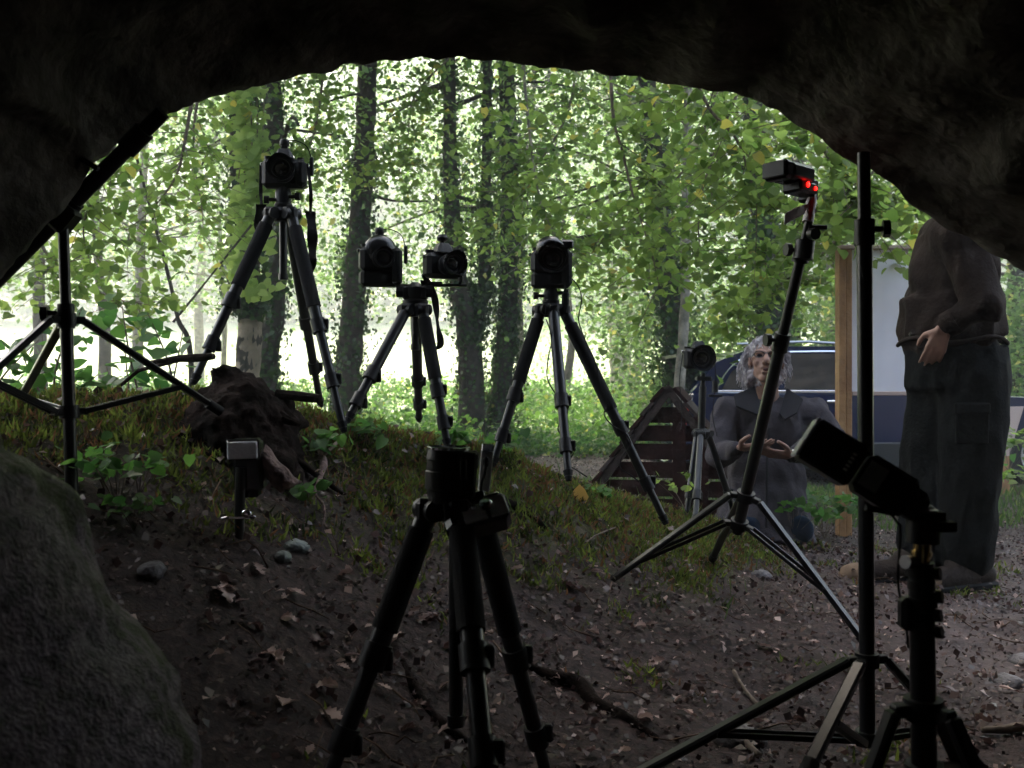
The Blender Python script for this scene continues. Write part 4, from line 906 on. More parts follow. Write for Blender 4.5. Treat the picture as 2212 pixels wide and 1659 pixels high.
obj('rear_door_window', side_panel([(1.04, .945), (1.04, 1.295), (1.72, 1.30), (1.72, .945)], win_y), M['carglass'], car, smooth=0)
obj('front_door_window', side_panel([(1.8, .945), (1.8, 1.29), (2.22, 1.24), (2.58, 1.08), (2.78, .945)], win_y), M['carglass'], car, smooth=0)
mb = MB(); p = [Vector((x, .105, z)) + O for x, z in [(.36, .935), (.48, 1.14), (.68, 1.28), (1.0, 1.315), (1.75, 1.32), (2.25, 1.265), (2.62, 1.09), (2.84, .935)]]; mb.tube(smooth_line(p, [.010] * len(p), 4)[0], .010, 6); obj('window_trim', mb, M['chrome'], car)
mb = MB(); mb.box(Vector((2.2, .0, .30)) + O, (4.1, .06, .26), bev=.2); obj('dark_lower_strip', mb, M['black'], car)  # black strip along the lower part of the car side
mb = MB(); mb.box(Vector((1.6, .045, .925)) + O, (2.5, .03, .025)); obj('belt_moulding', mb, M['chrome'], car)
mb = MB(); mb.box(Vector((.16, .86, 1.30)) + O, (.34, 1.25, .035), (0, R(-6), 0)); obj('rear_spoiler', mb, M['black'], car)
mb = MB(); q = [Vector((.14, .25, .93)), Vector((.14, 1.47, .93)), Vector((.33, 1.42, 1.24)), Vector((.33, .30, 1.24))]; q = [a + O + Vector((-.02, 0, .02)) for a in q]; mb.add(q, [(0, 3, 2, 1)]); obj('rear_window', mb, M['carglass'], car)
for yy in (.1, 1.5): mb = MB(); mb.box(Vector((.04, yy, .70)) + O, (.09, .17, .26), (0, R(6), 0), bev=.2); obj('tail_light', mb, M['redbody'], car)
for xx in (.85, 3.5):
    mb = MB(); c_ = Vector((xx, -.01, .3)) + O; mb.lathe([(0.0, .0), (.16, .0), (.19, -.015), (.30, -.02), (.315, .01), (.315, .17), (.28, .19), (0, .19)], c_, (0, 1, 0), 28); wh = obj('wheel', mb, M['tyre'], car)
    mb = MB(); mb.lathe([(0, -.012), (.05, -.02), (.06, -.008)], c_, (0, 1, 0), 20)
    for k in range(6): a = k * math.pi / 3; mb.box(c_ + Vector((math.cos(a) * .11, -.018, math.sin(a) * .11)), (.16, .02, .04), (0, -a, 0))
    mb.lathe([(.175, -.016), (.2, -.028), (.205, -.018)], c_, (0, 1, 0), 28); obj('rim', mb, M['alu'], wh)
mb = MB(); mb.box(Vector((2.86, -.06, 1.0)) + O, (.13, .17, .11), bev=.3); mb.box(Vector((2.9, .03, .95)) + O, (.06, .1, .03)); obj('wing_mirror', mb, M['black'], car)
for xx in (1.5, 2.35): mb = MB(); mb.box(Vector((xx, -.005, .83)) + O, (.17, .03, .022), bev=.3); obj('door_handle', mb, M['chrome'], car)
mb = MB()
for xx in (1.0, 1.76, 2.75): mb.box(Vector((xx, -.001, .6)) + O, (.006, .004, .58))
obj('door_seam', mb, M['black'], car)
mb = MB(); mb.tube([Vector((.6, .25, 1.40)) + O, Vector((1.3, .25, 1.425)) + O, Vector((2.1, .25, 1.38)) + O], .014, 8); obj('roof_rail', mb, M['alu'], car)

# ---------------- people ----------------
M['skin'] = mat('skin', (.28, .155, .115), .55, noise_amt=.15, nscale=30)
M['skin_shade'] = M['skin']
M['jacket'] = mat('grey_jacket', (.068, .060, .068), .85, spec=.08, noise_amt=.3, nscale=10, bump=.25, bscale=90)
M['shirt'] = mat('dark_shirt', (.02, .02, .028), .9, spec=.08, bump=.2, bscale=90)
M['collar'] = mat('collar_cloth', (.025, .024, .027), .9, spec=.08)
M['jeans'] = mat('blue_jeans', (.022, .034, .055), .85, spec=.08, noise_amt=.3, nscale=12, bump=.2, bscale=120)
M['hair'] = mat('grey_hair', (.55, .50, .52), .6, noise_amt=.5, nscale=50)
M['brownjacket'] = mat('brown_jacket', (.02, .013, .011), .8, spec=.08, noise_amt=.35, nscale=9, bump=.3, bscale=70)
M['trousers'] = mat('dark_grey_trousers', (.006, .0065, .007), .85, spec=.08, noise_amt=.3, nscale=10, bump=.25, bscale=80)
M['boot'] = mat('dark_boot', (.04, .03, .026), .7, spec=.08, noise_amt=.3, bump=.3, bscale=60)
M['boottan'] = mat('tan_toe', (.22, .15, .10), .7, spec=.08, noise_amt=.3)
M['frames'] = mat('spectacle_frame', (.01, .01, .01), .3)
def fold(sc_, amp, seed=0, vert=1.0):
    def f(c_): return amp * (noise.noise(Vector((c_.x * sc_, c_.y * sc_, c_.z * sc_ * vert + seed))) + .5 * noise.noise(Vector((c_.x * sc_ * 2.3, c_.y * sc_ * 2.3, c_.z * sc_ * 1.6 + seed))) + .7 * (1 - abs(noise.noise(Vector((c_.x * sc_ * 1.5, c_.y * sc_ * 1.5 + seed, c_.z * sc_ * .6)))) * 3))
    return f
def hand(mb, wrist, tip_dir, palm_n, size=.19, curl=.5, thumb_side=1):
    """palm + five fingers; tip_dir: direction wrist->fingers, palm_n: out of the palm"""
    wv = Vector(wrist); d_ = Vector(tip_dir).normalized(); n_ = Vector(palm_n); n_ = (n_ - d_ * n_.dot(d_)).normalized(); s_ = d_.cross(n_) * thumb_side
    pl = size * .5; k1 = wv + d_ * pl
    for q in (-1, -.33, .33, 1): mb.caps(wv + s_ * q * .016 + d_ * .01, k1 + s_ * q * .031, .0145, .0115, 8)
    for i, (q, ln) in enumerate(((1, .42), (.33, .47), (-.33, .45), (-1, .35))):
        b0 = k1 + s_ * q * .031; L_ = size * ln * 1.05; dirr = (d_ + s_ * q * .06).normalized(); r_ = (.0092, .0095, .009, .008)[i]; a = 0; p = b0
        for j, fr in enumerate((.45, .32, .23)):
            a += curl * (.55 + .12 * i * (1 if j else .5)); dd = (dirr * math.cos(a) + n_ * math.sin(a)); e = p + dd * L_ * fr; mb.caps(p, e, r_ * (1 - j * .1), r_ * (.92 - j * .1), 8); p = e
    tb = wv + s_ * .024 + d_ * pl * .3; td = (d_ * .6 + s_ * .75 + n_ * .35).normalized(); t1 = tb + td * .042; t2 = t1 + (td * .4 + d_ * .8 + n_ * .3).normalized() * .032; t3 = t2 + (d_ * .9 + n_ * .4).normalized() * .024
    mb.caps(tb - td * .01, t1, .016, .012, 8); mb.caps(t1, t2, .012, .0105, 8); mb.caps(t2, t3, .0105, .009, 8)
def head_blobs(mb, c_, f, s=1.0, mouth_open=True):
    """c_: head centre, f: facing direction"""
    f = Vector(f).normalized(); r_ = f.cross(Vector((0, 0, 1))).normalized(); u = r_.cross(f)
    def at(x, y, z): return Vector(c_) + (r_ * x + f * y + u * z) * s
    rotm = Matrix((r_, f, u)).transposed(); e = rotm.to_euler()
    mb.ell(at(0, -.012, .03), (.074 * s, .092 * s, .088 * s), e); mb.ell(at(0, .022, -.03), (.06 * s, .066 * s, .075 * s), e)
    mb.ell(at(0, .04, -.09), (.036 * s, .036 * s, .026 * s), e); mb.caps(at(-.042, .0, -.055), at(-.018, .045, -.095), .022 * s, .018 * s); mb.caps(at(.042, .0, -.055), at(.018, .045, -.095), .022 * s, .018 * s)
    mb.caps(at(0, .083, .012), at(0, .112, -.028), .009 * s, .0155 * s); mb.ell(at(-.014, .096, -.031), .009 * s); mb.ell(at(.014, .096, -.031), .009 * s)
    mb.caps(at(-.045, .068, .028), at(-.012, .083, .024), .012 * s, .011 * s); mb.caps(at(.045, .068, .028), at(.012, .083, .024), .012 * s, .011 * s)
    mb.ell(at(-.042, .058, -.02), (.02 * s, .02 * s, .022 * s), e); mb.ell(at(.042, .058, -.02), (.02 * s, .02 * s, .022 * s), e)
    mb.caps(at(-.02, .082, -.052), at(.02, .082, -.052), .008 * s, n=8); mb.caps(at(-.016, .078, -.074), at(.016, .078, -.074), .009 * s, n=8)
    for sg in (-1, 1): mb.ell(at(sg * .077, -.008, -.002), (.010 * s, .02 * s, .033 * s), e)
    return at, e

KD = 4.7
def K(u, v, d=KD): return P(u, v, d)
kz = gz(1.24, 4.75)
km = thing('person', 'kneeling man with long curly grey hair, glasses and grey jacket looking up', 'person', (1.24, 4.75, kz))
neck = K(1662, 862, 4.72); headc = K(1655, 782, 4.66); facing = Vector((-.25, -1, .30))
shL = K(1572, 888, 4.7); shR = K(1758, 890, 4.72); elL = K(1552, 985, 4.62); elR = K(1798, 950, 4.62); wrL = K(1598, 968, 4.40); wrR = K(1708, 985, 4.38)
chest = K(1663, 930, 4.72); belly = K(1655, 1030, 4.72); pel = K(1655, 1105, 4.78)
def man_body(mb, g):
    mb.caps(shL + Vector((.05, 0, -.02)), shR - Vector((.05, 0, .02)), .075 + g, n=16); mb.ell(chest, (.185 + g, .125 + g, .15 + g)); mb.ell(belly, (.175 + g, .13 + g, .16 + g)); mb.ell(pel, (.18 + g, .14 + g, .12 + g))
    for s_, e_, w_ in ((shL, elL, wrL), (shR, elR, wrR)): mb.caps(s_, e_, .056 + g, .047 + g, 14); mb.caps(e_, w_ + (e_ - w_).normalized() * .03, .045 + g, .03 + g * .8, 14)
mb = MB(); man_body(mb, -.012); mb.caps(neck + Vector((0, 0, -.06)), headc + Vector((0, .02, -.06)), .058, .052, 14)
at, he = head_blobs(mb, headc, facing, 1.0)
hand(mb, wrL, K(1632, 965, 4.33) - wrL, Vector((.1, -.2, -1)) * -1 if False else Vector((.0, .35, .9)), curl=.22, thumb_side=1)
hand(mb, wrR, K(1640, 976, 4.33) - wrR, Vector((.0, .35, .9)), curl=.22, thumb_side=-1)
for s_ in (-1, 1):
    kn = Vector((1.24 + s_ * .12, 4.56, kz + .07)); mb.caps(pel + Vector((s_ * .09, 0, -.04)), kn, .075, .05, 12); mb.caps(kn, Vector((1.24 + s_ * .13, 4.98, kz + .05)), .05, .035, 12)
remesh('body', mb, M['skin'], km, .0048, 3)
mb = MB(); man_body(mb, .014)
mb.tube([K(1655, 1040, 4.74), K(1652, 1100, 4.74), K(1648, 1166, 4.72)], [.17, .21, .25], 20)
jk = remesh('jacket', mb, M['jacket'], km, .011, 5, fold(10, .011, 3, .5))
# collar flaps, open front and zip
def flap(pts, th=.012):
    a = [Vector(q) for q in pts]; n = len(a); nrm = (a[1] - a[0]).cross(a[2] - a[0]).normalized() * th; mb = MB()
    mb.add(a + [q + nrm for q in a], [tuple(range(n)), tuple(reversed(range(n, 2 * n)))] + [(k, n + k, n + (k + 1) % n, (k + 1) % n) for k in range(n)]); return mb
obj('collar', flap([K(1628, 838, 4.68), K(1585, 856, 4.62), K(1590, 880, 4.57), K(1634, 898, 4.55), K(1644, 888, 4.58)]), M['collar'], jk, smooth=0)
obj('collar', flap([K(1700, 838, 4.68), K(1735, 862, 4.62), K(1722, 890, 4.57), K(1696, 905, 4.55), K(1684, 892, 4.58)]), M['collar'], jk, smooth=0)
mb = MB(); mb.tube([K(1660, 925, 4.555), K(1657, 1000, 4.545), K(1655, 1140, 4.50)], .006, 6); obj('zip', mb, M['collar'], jk)
mb = MB()
for s_ in (-1, 1):
    kn = Vector((1.24 + s_ * .12, 4.55, kz + .075)); mb.caps(pel + Vector((s_ * .09, 0, -.03)), kn, .085, .05, 14); mb.caps(kn, Vector((1.24 + s_ * .12, 4.98, kz + .06)), .066, .055, 14)
remesh('jeans', mb, M['jeans'], km, .011, 4, fold(12, .005, 8))
mb = MB()
for s_ in (-1, 1): mb.caps(Vector((1.24 + s_ * .13, 4.98, kz + .045)), Vector((1.24 + s_ * .13, 5.14, kz + .045)), .045, .035); obj('shoe', mb, M['boot'], km, smooth=180); mb = MB()
# hair: cap plus curly locks
hair_pts = MB(); hair_pts.ell(at(0, -.028, .048), (.085, .098, .082), he); hair_pts.ell(at(-.0, -.055, -.03), (.088, .065, .10), he); hair_pts.ell(at(.075, -.04, -.06), (.03, .04, .06), he)
hr_o = remesh('hair', hair_pts, M['hair'], km, .008, 2, fold(40, .010, 2))
mb = MB(); rr = random.Random(3)
for k in range(1500):
    a = rr.uniform(-math.pi, math.pi); el_ = rr.uniform(-.75, 1.45)
    x_ = math.sin(a); y_ = math.cos(a)
    if y_ > .30 and el_ < .62: continue
    if y_ > -.1 and el_ < -.1 and x_ < 0 and rr.random() < .6: continue
    st_ = at(.083 * x_ * math.cos(el_), -.02 + .098 * y_ * math.cos(el_), .035 + .090 * math.sin(el_)); L_ = rr.uniform(.05, .10) if (el_ > .5 or x_ < 0) else rr.uniform(.08, .15)
    out = (st_ - at(0, -.01, .03)).normalized(); ph = rr.uniform(0, 6.28); rad_ = rr.uniform(.003, .008); pts = []
    p = st_.copy(); side_ = out.cross(Vector((0, 0, 1))).normalized() * rr.uniform(-.6, .6)
    for j in range(9):
        t_ = j / 8; dirv = out * (.45 * (1 - t_) + .05) + side_ * .5 + Vector((0, 0, -1)) * (.35 + t_ * .9); p = p + dirv.normalized() * L_ / 9
        pts.append(p + Vector((math.cos(ph + j * .95), math.sin(ph + j * .95), math.sin(ph * 2 + j * .8))) * rad_)
    mb.tube(pts, [.0026 * (1 - .5 * (j / 8)) for j in range(9)], 3, cap=False)
obj('curls', mb, M['hair'], hr_o, smooth=180)
mb = MB()
for sg in (-1, 1):
    n = 18; c_ = at(sg * .033, .094, .010); pts = [c_ + (at(1, 0, 0) - at(0, 0, 0)) * (.023 * math.cos(6.283 * k / n)) + (at(0, 0, 1) - at(0, 0, 0)) * (.016 * math.sin(6.283 * k / n)) for k in range(n + 1)]; mb.tube(pts, .0022, 6, cap=False)
    mb.tube([at(sg * .056, .090, .014), at(sg * .08, .0, .008)], .002, 6)
mb.tube([at(-.01, .1, .014), at(.01, .1, .014)], .0022, 6); obj('spectacles', mb, M['frames'], km)
mb = MB()
for sg in (-1, 1): mb.ell(at(sg * .031, .075, .009), (.013, .006, .008), he)
obj('eyes', mb, M['shirt'], km)
mb = MB(); mb.ell(at(0, .083, -.063), (.017, .008, .009), he); obj('open_mouth', mb, mat('mouth_dark', (.06, .015, .015), .6), km)
mb = MB(); mb.lathe([(.031, -.012), (.033, -.01), (.033, .01), (.031, .012)], wrR + (elR - wrR).normalized() * .012, (elR - wrR), 20); obj('watch_strap', mb, M['black'], km)
mb = MB(); mb.ell(wrR + (elR - wrR).normalized() * .012 + Vector((0, -.02, .024)), (.017, .015, .006)); obj('watch_face', mb, M['chrome'], km)

# standing man
SD = 4.0
def S(u, v, d=SD): return P(u, v, d)
sz = gz(1.83, 4.0)
sm = thing('person', 'standing man in brown jacket and dark trousers, his head hidden by the rock', 'person', (1.83, 4.0, sz))
shN = S(2068, 515, 3.8); shF = S(2040, 515, 4.2); nk = S(2048, 450); hd_ = S(2020, 345); elN = S(2125, 660, 3.72); elF = S(1990, 640, 4.24); wrN = S(2040, 706, 3.80); wrF = S(1975, 700, 4.1)
ch = S(2055, 590); be = S(2050, 690); pv = S(2068, 790)
def sbody(mb, g):
    mb.caps(shN, shF, .08 + g, n=16); mb.ell(ch, (.15 + g, .19 + g, .19 + g)); mb.ell(be, (.165 + g, .18 + g, .17 + g)); mb.ell(pv, (.15 + g, .18 + g, .15 + g))
    for s_, e_, w_ in ((shN, elN, wrN), (shF, elF, wrF)): mb.caps(s_, e_, .058 + g, .05 + g, 14); mb.caps(e_, w_ + (e_ - w_).normalized() * .02, .047 + g, .032 + g * .7, 14)
hipN, hipF = pv + Vector((.02, -.09, -.05)), pv + Vector((-.02, .09, -.05)); knN = S(2098, 985, 3.9); knF = S(2012, 985, 4.1); anN = S(2088, 1190, 3.92); anF = S(1990, 1190, 4.05)
anN.z = anF.z = sz + .13
mb = MB(); sbody(mb, -.012); mb.caps(nk - Vector((0, 0, .05)), hd_, .058, .055, 14); head_blobs(mb, hd_, (-1, -.15, -.1), 1.0)
hand(mb, wrN, Vector((-.25, .35, -1)), Vector((.3, 1, 0)), curl=.4, thumb_side=-1); hand(mb, wrF, Vector((-.1, -.3, -.9)), Vector((0, -1, .2)), curl=.4, thumb_side=1)
for h_, k_, a_ in ((hipN, knN, anN), (hipF, knF, anF)): mb.caps(h_, k_, .085, .058, 14); mb.caps(k_, a_, .056, .04, 14)
remesh('body', mb, M['skin'], sm, .006, 3)
mb = MB(); sbody(mb, .02); mb.tube([S(2050, 640), S(2052, 700), S(2068, 748)], [.19, .20, .19], 20)
mb2 = MB(); remesh('jacket', mb, M['brownjacket'], sm, .012, 4, fold(7, .016, 1, .6))
mb = MB(); mb.tube([pv + Vector((0, 0, .08)), pv + Vector((0, 0, -.1))], [.195, .205], 20)
for h_, k_, a_ in ((hipN, knN, anN), (hipF, knF, anF)): mb.caps(h_, k_, .135, .115, 16); mb.caps(k_, a_ + Vector((0, 0, -.0)), .113, .1, 16)
remesh('trousers', mb, M['trousers'], sm, .013, 5, fold(8, .012, 5, .6))
for a_, tip in ((anN, Vector((-.02, -.1, 0))), (anF, Vector((-.14, -.10, 0)))):
    mb = MB(); z_ = sz + .055; h0 = Vector((a_.x + .06, a_.y, z_)); t0 = Vector((a_.x - .17, a_.y, sz + .045)) + tip
    mb.caps(h0, t0, .058, .05, 14); mb.caps(h0 + Vector((-.03, 0, .0)), a_ + Vector((0, 0, .02)), .066, .07, 14); mb.caps((h0 + t0) / 2, a_ + Vector((-.03, 0, 0)), .055, .05, 14)
    bt = remesh('boot', mb, M['boot'], sm, .008, 4); mb = MB(); mb.caps(t0 + Vector((-.0, 0, .0)), t0 + (t0 - h0).normalized() * .03, .051, .045, 14); obj('toe_cap', mb, M['boottan'], bt, smooth=180)
mb = MB(); mb.ell(hd_ + Vector((.02, 0, .03)), (.11, .09, .1)); remesh('hair', mb, M['collar'], sm, .01, 2, fold(30, .005, 4))
mb = MB(); mb.tube([S(1968, 722, 3.95), S(1973, 716, 3.93)], .012, 8); obj('toggle', mb, M['chrome'], sm)

jk2 = [o for o in sm.children if o.name.startswith('jacket')][0]
mb = MB(); n_ = 28; mb.tube([Vector((be.x + .01 + .205 * math.cos(6.283 * k / n_), 4.0 + .215 * math.sin(6.283 * k / n_), S(0, 738).z + .012 * math.sin(k * .9))) for k in range(n_ + 1)], .009, 8, cap=False); obj('hem', mb, M['brownjacket'], jk2, smooth=180)
mb = MB(); t_ = (elN - wrN).normalized(); mb.cyl(wrN + t_ * .005, wrN + t_ * .05, .05, .054, 16); obj('cuff', mb, M['brownjacket'], jk2)
tr2 = [o for o in sm.children if o.name.startswith('trousers')][0]
mb = MB(); mb.box(S(2100, 915, 3.775), (.13, .02, .16), (R(3), 0, 0), bev=.3); mb.box(S(2100, 882, 3.765), (.14, .022, .045), bev=.3); obj('cargo_pocket', mb, M['trousers'], tr2)
for a_, tip in ((anN, Vector((-.02, -.1, 0))), (anF, Vector((-.14, -.10, 0)))):
    mb = MB(); h0 = Vector((a_.x + .07, a_.y, sz + .016)); t0 = Vector((a_.x - .19, a_.y, sz + .016)) + tip; dd = (t0 - h0); mb.box((h0 + t0) / 2, (dd.length + .06, .115, .032), Euler((0, 0, math.atan2(dd.y, dd.x))).to_matrix(), bev=.3); obj('boot_sole', mb, M['rubber'], sm)

# ---------------- stump and dead wood ----------------
sx = P(520, 1000, 2.75); stz = gz(sx.x, 2.75)
stump = thing('tree_stump', 'rotten black root stump with broken branches on the left of the mound', 'stump', (sx.x, 2.75, stz))
mb = MB(); sp = [(P(520, 1090, 2.72), .19), (P(510, 990, 2.72), .17), (P(512, 920, 2.75), .15), (P(532, 870, 2.78), .125), (P(540, 838, 2.8), .095)]
mb.tube([a for a, _ in sp], [b for _, b in sp], 20); mb.caps(P(545, 860, 2.78), P(478, 805, 2.74), .07, .035); mb.caps(P(440, 950, 2.68), P(470, 880, 2.74), .085, .06); mb.caps(P(560, 870, 2.8), P(610, 868, 2.8), .06, .035); mb.caps(P(470, 812, 2.74), P(462, 798, 2.72), .03, .018); mb.caps(P(590, 900, 2.8), P(650, 915, 2.85), .05, .018); mb.caps(P(570, 960, 2.75), P(600, 1020, 2.6), .06, .03); mb.caps(P(455, 990, 2.66), P(430, 1040, 2.55), .05, .03)
def rug(c_): return .030 * noise.noise(c_ * 9) + .016 * noise.noise(c_ * 26) + .008 * noise.noise(c_ * 60)
remesh('bole', mb, M['deadwood'], stump, .010, 1, rug)
mb = MB(); p, r_ = smooth_line([P(600, 852, 2.8), P(640, 856, 2.78), P(692, 862, 2.76)], [.02, .014, .011], 6); bark_tube(mb, p, r_, 9, .15); obj('broken_branch', mb, M['deadwood'], stump)
mb = MB(); p, r_ = smooth_line([P(590, 885, 2.75), P(615, 905, 2.7), P(650, 918, 2.7)], [.022, .012, .006], 6); bark_tube(mb, p, r_, 8, .2); obj('broken_branch', mb, M['deadwood'], stump)
mb = MB(); p, r_ = smooth_line([P(325, 783, 2.9), P(380, 775, 2.85), P(420, 773, 2.82), P(462, 770, 2.8)], [.008, .010, .012, .009], 6); bark_tube(mb, p, r_, 8, .2); mb.tube([P(400, 775, 2.84), P(300, 800, 3.0), P(215, 870, 3.0)], [.006, .006, .006], 6); tag(obj('fallen_branch', mb, M['deadwood']), 'dead branch poking left above the stump towards the light stand leg', 'branch')
# bark flake
mb = MB(); vs = []; nU, nV = 14, 10
for i in range(nU + 1):
    for k in range(nV + 1):
        s_ = i / nU; t_ = k / nV; u = 556 + 50 * s_ + 26 * t_ * s_ ; v = 1000 + 62 * s_ - 40 * t_ * (1 - .4 * s_); q = P(u + 18 * t_, v, 2.35 - .03 * math.sin(t_ * 3.1)); vs.append(q + Vector((0, .008 * noise.noise(q * 40) - .02 * math.sin(s_ * 3), .008 * noise.noise(q * 33 + Vector((5, 5, 5))))))
n_ = len(vs); vs += [q + Vector((0, .02, -.005)) for q in vs]; W = nV + 1; fs = []
for i in range(nU):
    for k in range(nV): a = i * W + k; fs.append((a, a + 1, a + W + 1, a + W)); fs.append((n_ + a, n_ + a + W, n_ + a + W + 1, n_ + a + 1))
bd_ = [k for k in range(W)] + [i * W + nV for i in range(1, nU + 1)] + [nU * W + k for k in range(nV - 1, -1, -1)] + [i * W for i in range(nU - 1, 0, -1)]
for a, b_ in zip(bd_, bd_[1:] + bd_[:1]): fs.append((a, n_ + a, n_ + b_, b_))
mb.add(vs, fs); tag(obj('bark_slab', mb, M['bark_flake'], smooth=60), 'reddish brown slab of bark under the flash by the stump', 'bark')
# sticks on the ground
def stick(name, pix, label, r, m='twig', cat='stick', grp=None, wig=.01):
    pts = []
    for (u, v, d) in pix: pts.append(P(u, v, d))
    p, rr_ = smooth_line(pts, r if isinstance(r, list) else [r] * len(pts), 6); mb = MB(); bark_tube(mb, p, rr_, 7, .15); return tag(obj(name, mb, M[m], smooth=180), label, cat, grp)
def on_ground(u, v, lift=.01):
    """march along the sight line of the photograph to the ground"""
    d = .8
    while d < 20:
        q = P(u, v, d)
        if q.z <= float(ground_np(np.array([q.x]), np.array([q.y]))[0]): break
        d += .01
    q = P(u, v, d); q.z = gz(q.x, q.y) + lift; return q
def gstick(uv, label, r, m='twig', lift=.012, name='stick', cat='stick', grp=None):
    pts = [on_ground(u, v, lift) for u, v in uv]; p, rr_ = smooth_line(pts, r if isinstance(r, list) else [r] * len(pts), 5)
    mb = MB(); bark_tube(mb, p, rr_, 8, .2); return tag(obj(name, mb, M[m], smooth=180), label, cat, grp)
gstick([(1140, 1440), (1190, 1465), (1250, 1490), (1290, 1530), (1350, 1570), (1420, 1610)], 'long dark root crossing the floor right of the nearest tripod', [.01, .016, .02, .017, .012, .006], 'deadwood', .004, 'root', 'root')
gstick([(2120, 1585), (2170, 1590), (2212, 1588), (2300, 1590)], 'pale stick lying at the right edge by the nearest stand', .009, 'twig')
gstick([(1585, 1465), (1610, 1495), (1640, 1530)], 'short tan stick lying above the tall stand leg', .006)
gstick([(1545, 1600), (1590, 1615), (1640, 1655)], 'crooked stick below the tall stand brace', .007)
gstick([(870, 1440), (900, 1500), (960, 1570), (1010, 1600)], 'thick curved root behind the nearest tripod centre column', [.008, .014, .014, .006], 'deadwood', .004, 'root', 'root')
gstick([(690, 985), (700, 1010), (690, 1050), (680, 1075), (700, 1110), (698, 1150)], 'broken reddish twig standing on the slope right of the bark slab', [.008, .012, .008, .004, .003, .002], 'bark_flake', .02)
gstick([(700, 1000), (725, 985), (745, 965)], 'forked pale twig pointing right beside the reddish twig', [.006, .005, .003], 'twig', .03)
gstick([(1060, 1090), (1100, 1105), (1140, 1125), (1180, 1160)], 'mossy log half buried in the mound right of the nearest camera', [.012, .02, .02, .012], 'moss' if False else 'deadwood', .005, 'log', 'log')
gstick([(1265, 1195), (1290, 1180), (1330, 1160)], 'thin twig on the moss beneath the middle tripod', .003, 'twig', .02)
gstick([(590, 985), (640, 1010), (690, 1040), (740, 1080)], 'mossy branch sloping down right from the stump', [.014, .013, .009, .004], 'deadwood', .02, 'branch', 'branch')
# stones
def stone(u, v, s, label, m):
    q = on_ground(u, v, 0); mb = MB(); mb.ell(q, (s, s * .8, s * .55), (0, 0, random.random() * 3), 16, 10)
    for i in range(len(mb.v)): mb.v[i] += (mb.v[i] - q) * (.35 * noise.noise(mb.v[i] * (1.2 / s)) + .15 * noise.noise(mb.v[i] * (3 / s)))
    return tag(obj('stone', mb, m, smooth=180), label, 'stone')
M['stone'] = mat('grey_stone', (.11, .10, .11), .6, col2=(.04, .036, .04), nscale=14, bump=.6, bscale=50)
M['bluestone'] = mat('lichen_stone', (.13, .16, .16), .6, col2=(.1, .12, .1), nscale=14, bump=.6, bscale=50)
stone(640, 1185, .038, 'pale blue-green stone on the slope left of the nearest tripod', M['bluestone'])
stone(610, 1205, .028, 'small pale stone below the blue-green one', M['bluestone'])
stone(1640, 1245, .045, 'grey stone at the foot of the mossy mound below the kneeling man', M['stone'])
stone(1775, 1185, .045, 'grey stone beside the signboard post', M['stone'])
stone(2175, 1480, .045, 'pale elongated stone at the right edge of the floor', M['stone'])
stone(2215, 1420, .05, 'half-cut stone at the right margin', M['stone'])
stone(1600, 1610, .06, 'dark flat stone under the tall stand brace', mat('dark_stone', (.09, .08, .08), .6, col2=(.04, .035, .03), bump=.6, bscale=50))
stone(330, 1265, .035, 'rounded dark stone between boulder and low stand', M['stone'])

# ---------------- near foliage ----------------
def tint_leaf(nm, tn):
    me = np_mesh(nm, HEART_V, HEART_F, np.full(len(HEART_F), tn)); return me
def leaf_set(matname):
    out = []
    for tn in (.15, .35, .5, .65, .8, 1.0): me = tint_leaf('leaf', tn); me.materials.append(M[matname]); out.append(me)
    return out
LS = {k: leaf_set(k) for k in ('leaf_near', 'leaf_pale', 'leaf_shrub', 'leaf_ivy', 'litter')}
def place_leaves(root, pts, size, setname, nobj=260, tilt=.7, face=None, wts=(2, 3, 3, 3, 2, .15), name='leaf', restname='foliage', restm=None, tint=(.5, .25)):
    pts = np.asarray(pts); base = np.array(base_of(root)); pr = rng.permutation(len(pts)); A = pts[pr[:nobj]]; B = pts[pr[nobj:]]
    Ms = leaf_rot(len(A), tilt, face); ws = np.array(wts) / sum(wts); ch_ = rng.choice(6, len(A), p=ws); meshes = LS[setname]
    for i in range(len(A)):
        o = bpy.data.objects.new(name, meshes[ch_[i]]); col.objects.link(o); o.parent = root
        o.matrix_local = Matrix.Translation(Vector(A[i] - base)) @ Matrix(Ms[i].tolist()).to_4x4() @ Matrix.Scale(size * random.uniform(.75, 1.2), 4)
    if len(B):
        me = leaves_mesh(restname, B - base, size, heart=True, tilt=tilt, face=face, tint=tint); o = link(restname, me, M[restm or setname], root); o['kind'] = 'stuff'
